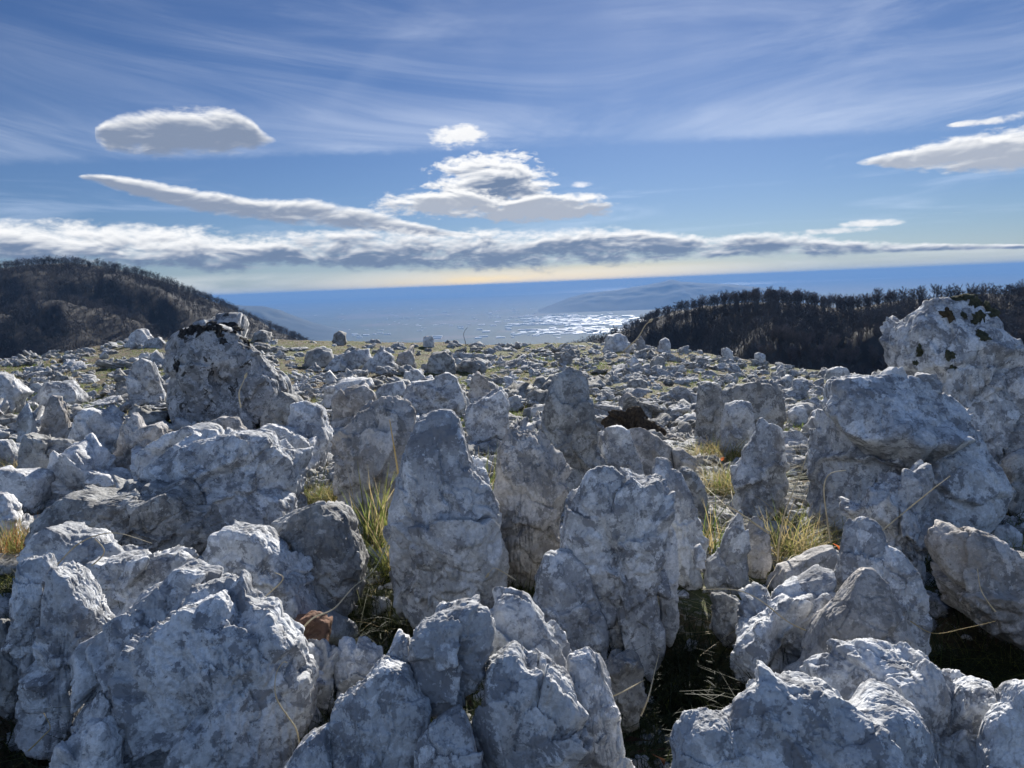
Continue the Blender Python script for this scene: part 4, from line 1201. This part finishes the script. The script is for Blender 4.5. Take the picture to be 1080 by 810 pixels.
# single dry stalks, traced as bent stems in space
def stalk(pts, label, mat='stalk', rad=0.0035, name='dry_stalk', head=False, cat='stalk'):
    """pts: (px, py, distance)"""
    Q = []
    for px, py, D in pts:
        d = ray(px, py); Q.append(d * (D / d[1]))
    Q = np.array(Q)
    # smooth
    t = np.linspace(0, len(Q) - 1, 5 * len(Q)); i = np.clip(t.astype(int), 0, len(Q) - 2)
    f = (t - i)[:, None]
    P0 = Q[np.clip(i - 1, 0, None)]; P1 = Q[i]; P2 = Q[i + 1]; P3 = Q[np.clip(i + 2, None, len(Q) - 1)]
    S = 0.5 * ((2 * P1) + (-P0 + P2) * f + (2 * P0 - 5 * P1 + 4 * P2 - P3) * f ** 2 + (-P0 + 3 * P1 - 3 * P2 + P3) * f ** 3)
    rr = rad * np.linspace(1.1, .45, len(S))
    V, F = tube(S - S[0], rr, 6)
    o = link(name, make_mesh(name, V, F, M[mat]), None, tuple(S[0]))
    tag(o, label, cat)
    if head:
        L = np.linalg.norm(S[-1] - S[-3]) + rad * 8
        d = (S[-1] - S[-3]) / (np.linalg.norm(S[-1] - S[-3]) + 1e-9)
        H = [S[-1] - S[0] + d * L * k / 5 for k in range(6)]
        V, F = tube(H, [rad * q for q in (.5, 1.8, 2.2, 1.8, 1.0, .2)], 6)
        link('seed_head', make_mesh('seed_head', V, F, M[mat]), o)
    return o


stalk([(657, 371, 22), (672, 357, 22), (680, 344, 22), (684, 340, 22.0)], 'long pale leaning stem crossing the skyline in front of the right hill', rad=.018, head=True)
stalk([(268, 664, 2.9), (270, 640, 2.9), (298, 612, 2.85), (290, 604, 2.8)], 'curved straw arching before the domed rock', rad=.0028)
stalk([(315, 668, 2.7), (330, 652, 2.7), (352, 642, 2.75), (372, 620, 2.85), (395, 600, 3.0), (412, 565, 3.1)], 'long branching dry stem in the shade left of the central stone', rad=.0035)
stalk([(316, 785, 2.2), (312, 768, 2.18), (303, 755, 2.15), (291, 735, 2.1), (291, 712, 2.1), (298, 699, 2.1), (303, 699, 2.1)], 'hooked straw curling in front of the largest foreground boulder', rad=.0024)
stalk([(70, 615, 3.5), (95, 598, 3.4), (110, 582, 3.4), (100, 568, 3.4)], 'dry straw lying over the low rock at left, leaning right', rad=.004)
stalk([(60, 596, 3.5), (85, 572, 3.4), (120, 562, 3.4), (160, 573, 3.4)], 'longer arched straw over the low rock at left', rad=.003)
stalk([(30, 792, 2.2), (46, 776, 2.2), (53, 767, 2.2), (46, 752, 2.2)], 'bright yellow-green bent stem in the lower left shade', 'grass_straw', .0022)
stalk([(544, 612, 3.3), (530, 603, 3.3), (521, 599, 3.3), (516, 604, 3.3)], 'short bright stem at the right foot of the central stone', rad=.003, head=True)
stalk([(810, 562, 3.9), (790, 548, 3.85), (770, 535, 3.8), (750, 530, 3.75), (748, 536, 3.75)], 'pale stem bending left over the shark-fin stone', rad=.005)
stalk([(850, 665, 2.9), (830, 655, 2.9), (800, 632, 2.9), (775, 622, 2.9), (740, 622, 2.9)], 'straw lying across the hollow left of the triangular front stone', rad=.003)
stalk([(676, 755, 2.4), (684, 735, 2.4), (690, 710, 2.5), (695, 690, 2.6)], 'upright pale straw in the dark gap right of the front pile', rad=.003)
stalk([(645, 735, 2.4), (660, 728, 2.4), (680, 717, 2.45)], 'short pale straw slanting over the dark stone in the gap', rad=.003)
stalk([(820, 592, 4.2), (822, 570, 4.2), (828, 540, 4.2), (840, 510, 4.2), (851, 480, 4.2)], 'tall bent stem left of the massive right block', rad=.005)
stalk([(876, 572, 4.2), (872, 545, 4.2), (869, 515, 4.2), (875, 500, 4.2), (892, 496, 4.2)], 'hook-tipped stem before the face of the massive right block', rad=.005)
stalk([(930, 560, 3.9), (960, 535, 3.85), (985, 515, 3.8), (1002, 502, 3.8)], 'thin twig slanting over the massive right block', rad=.004)
stalk([(1050, 645, 2.9), (1042, 635, 2.9), (1034, 620, 2.9), (1031, 600, 2.9)], 'fine stem before the long low rock at right', rad=.0028)
stalk([(960, 655, 2.9), (985, 668, 2.9), (1020, 662, 2.9), (1050, 655, 2.9)], 'arched dry stem in the dark hollow at right', 'grass_straw', .002)
stalk([(492, 372, 26), (491, 362, 26), (489, 352, 26), (493, 345, 26)], 'thin bare sprig standing on the skyline near the middle', 'bark', .012)
stalk([(420, 500, 4.2), (417, 480, 4.2), (414, 462, 4.2), (411, 443, 4.2)], 'single tall straw blade left of the top of the central stone', 'grass_straw', .006)
stalk([(254, 430, 7.5), (252, 415, 7.5), (256, 404, 7.5), (258, 399, 7.5)], 'straw standing before the black-crowned boulder', rad=.007, head=True)

# orange and brown leaves lying about
def leaf(px, py, s, mat, label, dist=None, parent=None):
    h = ground_hit(px, py) if dist is None else ray(px, py) * (dist / ray(px, py)[1])
    n = 7; V = []; F = []
    for i in range(n):
        t = i / (n - 1); w = math.sin(math.pi * min(1, t * .95 + .03)) * .38
        V += [(-w, t - .5, .1 * math.sin(t * 5) + .15 * w), (0, t - .5, .1 * math.sin(t * 5)), (w, t - .5, .1 * math.sin(t * 5) + .2 * w)]
    for i in range(n - 1):
        for k in (0, 1):
            a = i * 3 + k; F.append((a, a + 1, a + 4, a + 3))
    o = link('fallen_leaf', make_mesh('fallen_leaf', np.array(V) * s, np.array(F), M[mat]), None, (h[0], h[1], h[2] + (.03 if dist is None else 0)), (1.0, .3, px * .7))
    tag(o, label, 'leaf')
leaf(762, 484, .035, 'leaf', 'orange leaf in the pale matted grass right of centre', 5.6)
leaf(882, 576, .045, 'leaf', 'orange-red leaf touching the tip of the long tilted stone', 3.75)
for i, (x, y) in enumerate(((694, 800),)):
    leaf(x, y, .06, 'leaf_brown', ['curled brown leaf in the dark gap right of the front centre pile', 'curled brown leaf highest in the dark gap beside the front pile', 'curled brown leaf right of the others in the dark gap', 'curled brown leaf closest to the front pile'][i], 2.25)

# ------------------------------------------------------------------ haze
def haze_box():
    x0, x1, y0, y1, z0, z1 = -82000, 82000, -82000, 82000, -760, 62
    v = [(x, y, z) for z in (z0, z1) for x, y in ((x0, y0), (x1, y0), (x1, y1), (x0, y1))]
    f = [(0, 3, 2, 1), (4, 5, 6, 7), (0, 1, 5, 4), (1, 2, 6, 5), (2, 3, 7, 6), (3, 0, 4, 7)]
    m = bpy.data.materials.new('haze'); m.use_nodes = True
    nt = m.node_tree; nt.nodes.clear()
    out = nt.nodes.new('ShaderNodeOutputMaterial'); pv = nt.nodes.new('ShaderNodeVolumePrincipled')
    pv.inputs['Color'].default_value = HAZE_COL
    pv.inputs['Density'].default_value = HAZE_D
    pv.inputs['Anisotropy'].default_value = HAZE_G
    nt.links.new(pv.outputs[0], out.inputs['Volume'])
    me = make_mesh('haze', v, f, m, False)
    o = link('haze', me); tag(o, 'thin blue air haze over the lowland', 'haze', kind='stuff')
HAZE_COL = (0.16, 0.32, 0.63, 1); HAZE_D = 5.4e-5; HAZE_G = 0.1
haze_box()

# ------------------------------------------------------------------ sun
SUN_AZ, SUN_EL = 13.0, 27.0
sl = bpy.data.lights.new('sun', 'SUN'); so = bpy.data.objects.new('sun', sl); COL.objects.link(so)
sl.energy = 5.0; sl.angle = math.radians(0.53); sl.color = (1.0, 0.955, 0.88)
a, e = math.radians(SUN_AZ), math.radians(SUN_EL)
sd = Vector((math.sin(a) * math.cos(e), math.cos(a) * math.cos(e), math.sin(e)))
so.rotation_euler = sd.to_track_quat('Z', 'Y').to_euler()
so.location = (0, 0, 30)

# ------------------------------------------------------------------ sky with clouds
W = bpy.data.worlds.new('World'); scene.world = W; W.use_nodes = True
nt = W.node_tree; nt.nodes.clear()
out = nt.nodes.new('ShaderNodeOutputWorld'); bg = nt.nodes.new('ShaderNodeBackground')
nt.links.new(bg.outputs[0], out.inputs[0])
sky = nt.nodes.new('ShaderNodeTexSky'); sky.sky_type = 'NISHITA'; sky.sun_disc = False
sky.sun_elevation = e; sky.sun_rotation = a; sky.altitude = 1000; sky.air_density = 1.0; sky.dust_density = 0.35; sky.ozone_density = 2.0
tc = nt.nodes.new('ShaderNodeTexCoord')
sx = nt.nodes.new('ShaderNodeSeparateXYZ'); nt.links.new(tc.outputs['Generated'], sx.inputs[0])
dx, dy, dz = (E(nt, sx.outputs[i]) for i in range(3))
AZ = dx._m('ARCTAN2', dx, dy) * (180 / math.pi)
EL = dz._m('ARCSINE', dz) * (180 / math.pi)

# noises in (azimuth, elevation) degrees, stretched sideways
vA = comb(nt, AZ * 0.30, EL * 0.85, 3.0)
nA = noi(nt, vA, 1.0, 6, 0.60, 0.35)                 # billows
vA2 = comb(nt, AZ * 0.30 - 0.03, EL * 0.85 + 0.18, 3.0)
nA2 = noi(nt, vA2, 1.0, 3, 0.60, 0.35)               # the same a little towards the sun
vB = comb(nt, AZ * 0.07, EL * 0.6, 9.0)
nE = noi(nt, comb(nt, AZ * 1.15, EL * 2.4, 7.0), 1.0, 4, 0.6, 0.3)
nB = noi(nt, vB, 1.0, 4, 0.6, 0.8)                   # long streaks
relief = (nA - nA2)


def bl(px, py, hw, ht, hb, k=1.0):
    """ellipse-like body: centre and half sizes given where the photograph shows it (pixels -> degrees)"""
    a0, e0 = azel(px, py); a1, _ = azel(px + hw, py); _, et = azel(px, py - ht); _, eb = azel(px, py + hb)
    u = (AZ - a0) / (a1 - a0)
    dv = EL - e0
    v = dv.max(0.0) / (et - e0) + dv.min(0.0) / (e0 - eb)
    return (1.0 - (u * u + v * v)) * k, v


clouds = []   # (density, height inside the body)
def add(d, h, amp, soft, core=1.0, nz=None, bias=0.0, rel=1.0):
    nz = nz if nz is not None else nA
    q = d + (nz - 0.5) * amp * 1.15 + (nE - 0.5) * amp * 0.55
    clouds.append((q.ss(0.0, soft), q, h, core, bias, rel))


d1, h1 = bl(518, 200, 72, 42, 24); add(d1, h1, 2.0, 0.5, 1.3)
d1, h1 = bl(470, 216, 85, 18, 16); d2, h2 = bl(575, 220, 80, 16, 18); add(d1.max(d2), h1, 2.4, 0.7, 0.75)
d1, h1 = bl(482, 146, 34, 14, 12); add(d1, h1, 2.9, 0.9, 0.1)
d1, h1 = bl(918, 236, 42, 6, 4); d2, h2 = bl(612, 208, 30, 6, 5); d3, h3 = bl(880, 244, 50, 5, 4); add(d1.max(d2).max(d3), h1, 2.4, 1.2, 0.1)
d1, h1 = bl(613, 195, 14, 4, 3); add(d1, h1, 3.5, 2.0, 0.0)


def band(pts, lo=0.0):
    """cloud bank between a top and a bottom edge: points (px, top py, bottom py)"""
    T_, B_ = [], []
    for px, t, b_ in pts:
        a0, e0 = azel(px, t); T_.append((a0, e0)); a1, e1 = azel(px, b_); B_.append((a1, e1))
    top = curve(AZ, T_); bot = curve(AZ, B_)
    mid_ = (top + bot) * 0.5; half = ((top - bot) * 0.5).max(0.02)
    v = (EL - mid_) / half
    inside = 1.0 - v.abs() ** 2.0
    return inside, v, half


# the lens-shaped cloud and the wedge at the right
def ends(a, b_, w=5):
    return AZ.ss(azel(a + w, 150)[0], azel(a, 150)[0]) * 2.5 + AZ.ss(azel(b_ - w, 150)[0], azel(b_, 150)[0]) * 2.5
d1, h1, hf = band([(92, 139, 143), (103, 130, 155), (122, 121, 162), (150, 114, 166), (190, 111, 167), (232, 113, 165), (258, 122, 162), (278, 135, 158), (297, 146, 150)])
add(d1 - ends(97, 296) + (hf.min(1.0) - 1.0) * 1.3, h1, 1.25, 0.75, 1.0, bias=0.12, rel=0.6)
d1, h1, hf = band([(885, 173, 174), (915, 164, 177), (950, 155, 181), (985, 148, 183), (1020, 140, 184), (1050, 134, 183), (1080, 131, 180), (1200, 125, 172), (1400, 118, 160)])
add(d1 - AZ.ss(azel(905, 170)[0], azel(888, 170)[0]) * 2.5 + ((hf / 0.8).min(1.0) - 1.0) * 1.2, h1, 1.7, 0.7, 0.75, rel=0.7)
d1, h1, hf = band([(985, 132, 133), (1020, 127, 134), (1055, 121, 131), (1080, 116, 128), (1200, 104, 124)])
add(d1 - AZ.ss(azel(1010, 130)[0], azel(985, 130)[0]) * 2.5, h1, 3.2, 1.4, 0.1)
# the long swoosh
d1, h1, hf = band([(40, 186, 186.5), (75, 183, 190), (130, 184, 204), (200, 196, 222), (260, 206, 232), (330, 210, 240), (400, 222, 246), (460, 238, 252), (520, 246, 250), (560, 247, 247.5)])
add(d1 - AZ.ss(azel(90, 190)[0], azel(60, 190)[0]) * 3.0 + ((hf / 0.5).min(1.0) - 1.0) * 1.0, h1, 1.5, 0.8, 0.95, rel=0.6)
# the bank over the sea
d1, h1, hf = band([(-320, 226, 285), (0, 226, 286), (60, 228, 287), (110, 229, 288), (170, 232, 289), (230, 238, 290), (270, 240, 289), (330, 243, 288), (420, 238, 288), (520, 240, 288), (600, 237, 286), (650, 235, 282), (700, 244, 277), (760, 247, 274), (830, 245, 272), (900, 252, 271), (960, 254, 267), (1080, 257, 263), (1300, 259, 262)])
add(d1 * h1.ss(-1.0, -0.6, 0.6, 1.0), h1, 2.2, 1.0, 1.15, rel=0.75, bias=AZ.ss(azel(330, 240)[0], azel(200, 240)[0]) * -0.34 - 0.10)
# thin cream sheet streaks low over the sea
d1, h1, hf = band([(-320, 300, 316), (0, 300, 318), (200, 292, 320), (340, 288, 315), (500, 286, 308), (640, 282, 300), (800, 276, 292), (950, 264, 280), (1080, 258, 274), (1300, 255, 270)])
low = (d1.ss(-0.6, 0.7) * nB.ss(0.30, 0.62))

S = 1.0
base = sky.outputs[0]
# deeper blue of the camera's sky
hs = nt.nodes.new('ShaderNodeHueSaturation'); hs.inputs['Saturation'].default_value = 1.04; hs.inputs['Value'].default_value = 1.0
nt.links.new(base, hs.inputs['Color'])
col = hs.outputs[0]
mul = nt.nodes.new('ShaderNodeMix'); mul.data_type = 'RGBA'; mul.blend_type = 'MULTIPLY'; mul.inputs[0].default_value = 1
nt.links.new(col, mul.inputs[6]); mul.inputs[7].default_value = (0.195, 0.247, 0.352, 1)
col = mul.outputs[2]
# cream glow low over the sea, round the sun's bearing
glow = EL.ss(3.2, -0.3) * (AZ - 4).abs().ss(70, 5)
col = mixc(nt, glow * 0.22, col, (3.4, 3.9, 4.6))
glow2 = EL.ss(1.6, -0.3) * (AZ - 2.0).abs().ss(20, 2)
col = mixc(nt, glow2 * 0.9, col, (10.8, 7.5, 2.7))
# cirrus veil over the upper sky
ci_edge = curve(AZ, [azel(px, py) for px, py in ((-400, 178), (0, 174), (200, 169), (400, 162), (560, 156), (700, 152), (850, 146), (1000, 138), (1080, 132), (1500, 110))])
fade = (EL - ci_edge)
acr = EL - AZ * AZ * 0.0022 + AZ * 0.03
vC = comb(nt, AZ * 0.045 + EL * 0.03, acr * 0.27, 2.0)
nC = noi(nt, vC, 1.0, 6, 0.62, 0.9)
vD = comb(nt, AZ * 0.10 - EL * 0.10, EL * 0.10 + AZ * 0.02, 5.0)
nD = noi(nt, vD, 1.0, 2, 0.6, 0.6)
rim = (fade + (nE - 0.5) * 0.5).ss(-0.15, 0.55) * fade.ss(4.5, 0.0)
body = fade.ss(-0.6, 2.2)
ci = (body * (nC.ss(0.38, 0.85) * 0.25 + nD.ss(0.5, 0.75) * 0.04) + rim * nC.ss(0.25, 0.65) * 0.34)
ci = ci * EL.ss(70, 25) * noi(nt, comb(nt, AZ * 0.05, EL * 0.09, 31.0), 1.0, 2, 0.5, 0.3).ss(0.32, 0.62, 0.45, 1.25)
col = mixc(nt, ci, col, (4.2, 4.7, 5.7))
# faint veils in the blue band under the cirrus
veil = EL.ss(2.0, 4.0) * EL.ss(9.0, 6.0) * nB.ss(0.5, 0.75) * 0.25
col = mixc(nt, veil, col, (4.5, 5.2, 6.5))
col = mixc(nt, low * 0.42, col, (4.9, 5.0, 5.0))
# the clouds themselves: bright where thin or turned to the sun, grey in their thick lower parts
for alpha, q, h, core, bias, rel in clouds:
    if core > 0.05:
        if not isinstance(bias, E): bias = AZ * 0.0 + bias
        g = (q * 0.75 - h * 0.60 + 0.12 - relief * (3.4 * rel) - (nE - 0.5) * (0.9 * rel) + bias * h.ss(-0.7, 0.0)).ss(0.05, 1.0) * min(1.0, core)
        cc = mixc(nt, g, (5.9, 5.9, 5.9), (0.97, 1.35, 2.1) if core > 1 else (1.35, 1.68, 2.35))
    else:
        cc = mixc(nt, 0.0, (5.6, 5.7, 6.0), (2, 2, 2))
    col = mixc(nt, alpha * 0.96, col, cc)
# unseen bluish cloud added behind the camera to fill the shaded rock faces
back = dy.ss(0.15, -0.55) * EL.ss(4, 16) * noi(nt, tc.outputs['Generated'], 2.2, 2, 0.6, 0.5).ss(0.34, 0.56)
col = mixc(nt, back * 0.30, col, (3.3, 5.4, 9.6))
# below the horizon: dim bluish ground light
col = mixc(nt, EL.ss(-1.5, -4.0), col, (0.9, 1.0, 1.2))
nt.links.new(col, bg.inputs['Color']); bg.inputs['Strength'].default_value = 0.10
W.cycles.sampling_method = 'MANUAL'; W.cycles.sample_map_resolution = 512

vs_ = scene.view_settings
vs_.view_transform = 'Standard'; vs_.look = 'None'; vs_.exposure = 0.82; vs_.gamma = 1.0
scene.cycles.use_denoising = True
scene.cycles.use_adaptive_sampling = True
scene.cycles.adaptive_threshold = 0.03
scene.cycles.max_bounces = 4
scene.cycles.diffuse_bounces = 2
scene.cycles.volume_bounces = 0
scene.cycles.transparent_max_bounces = 8
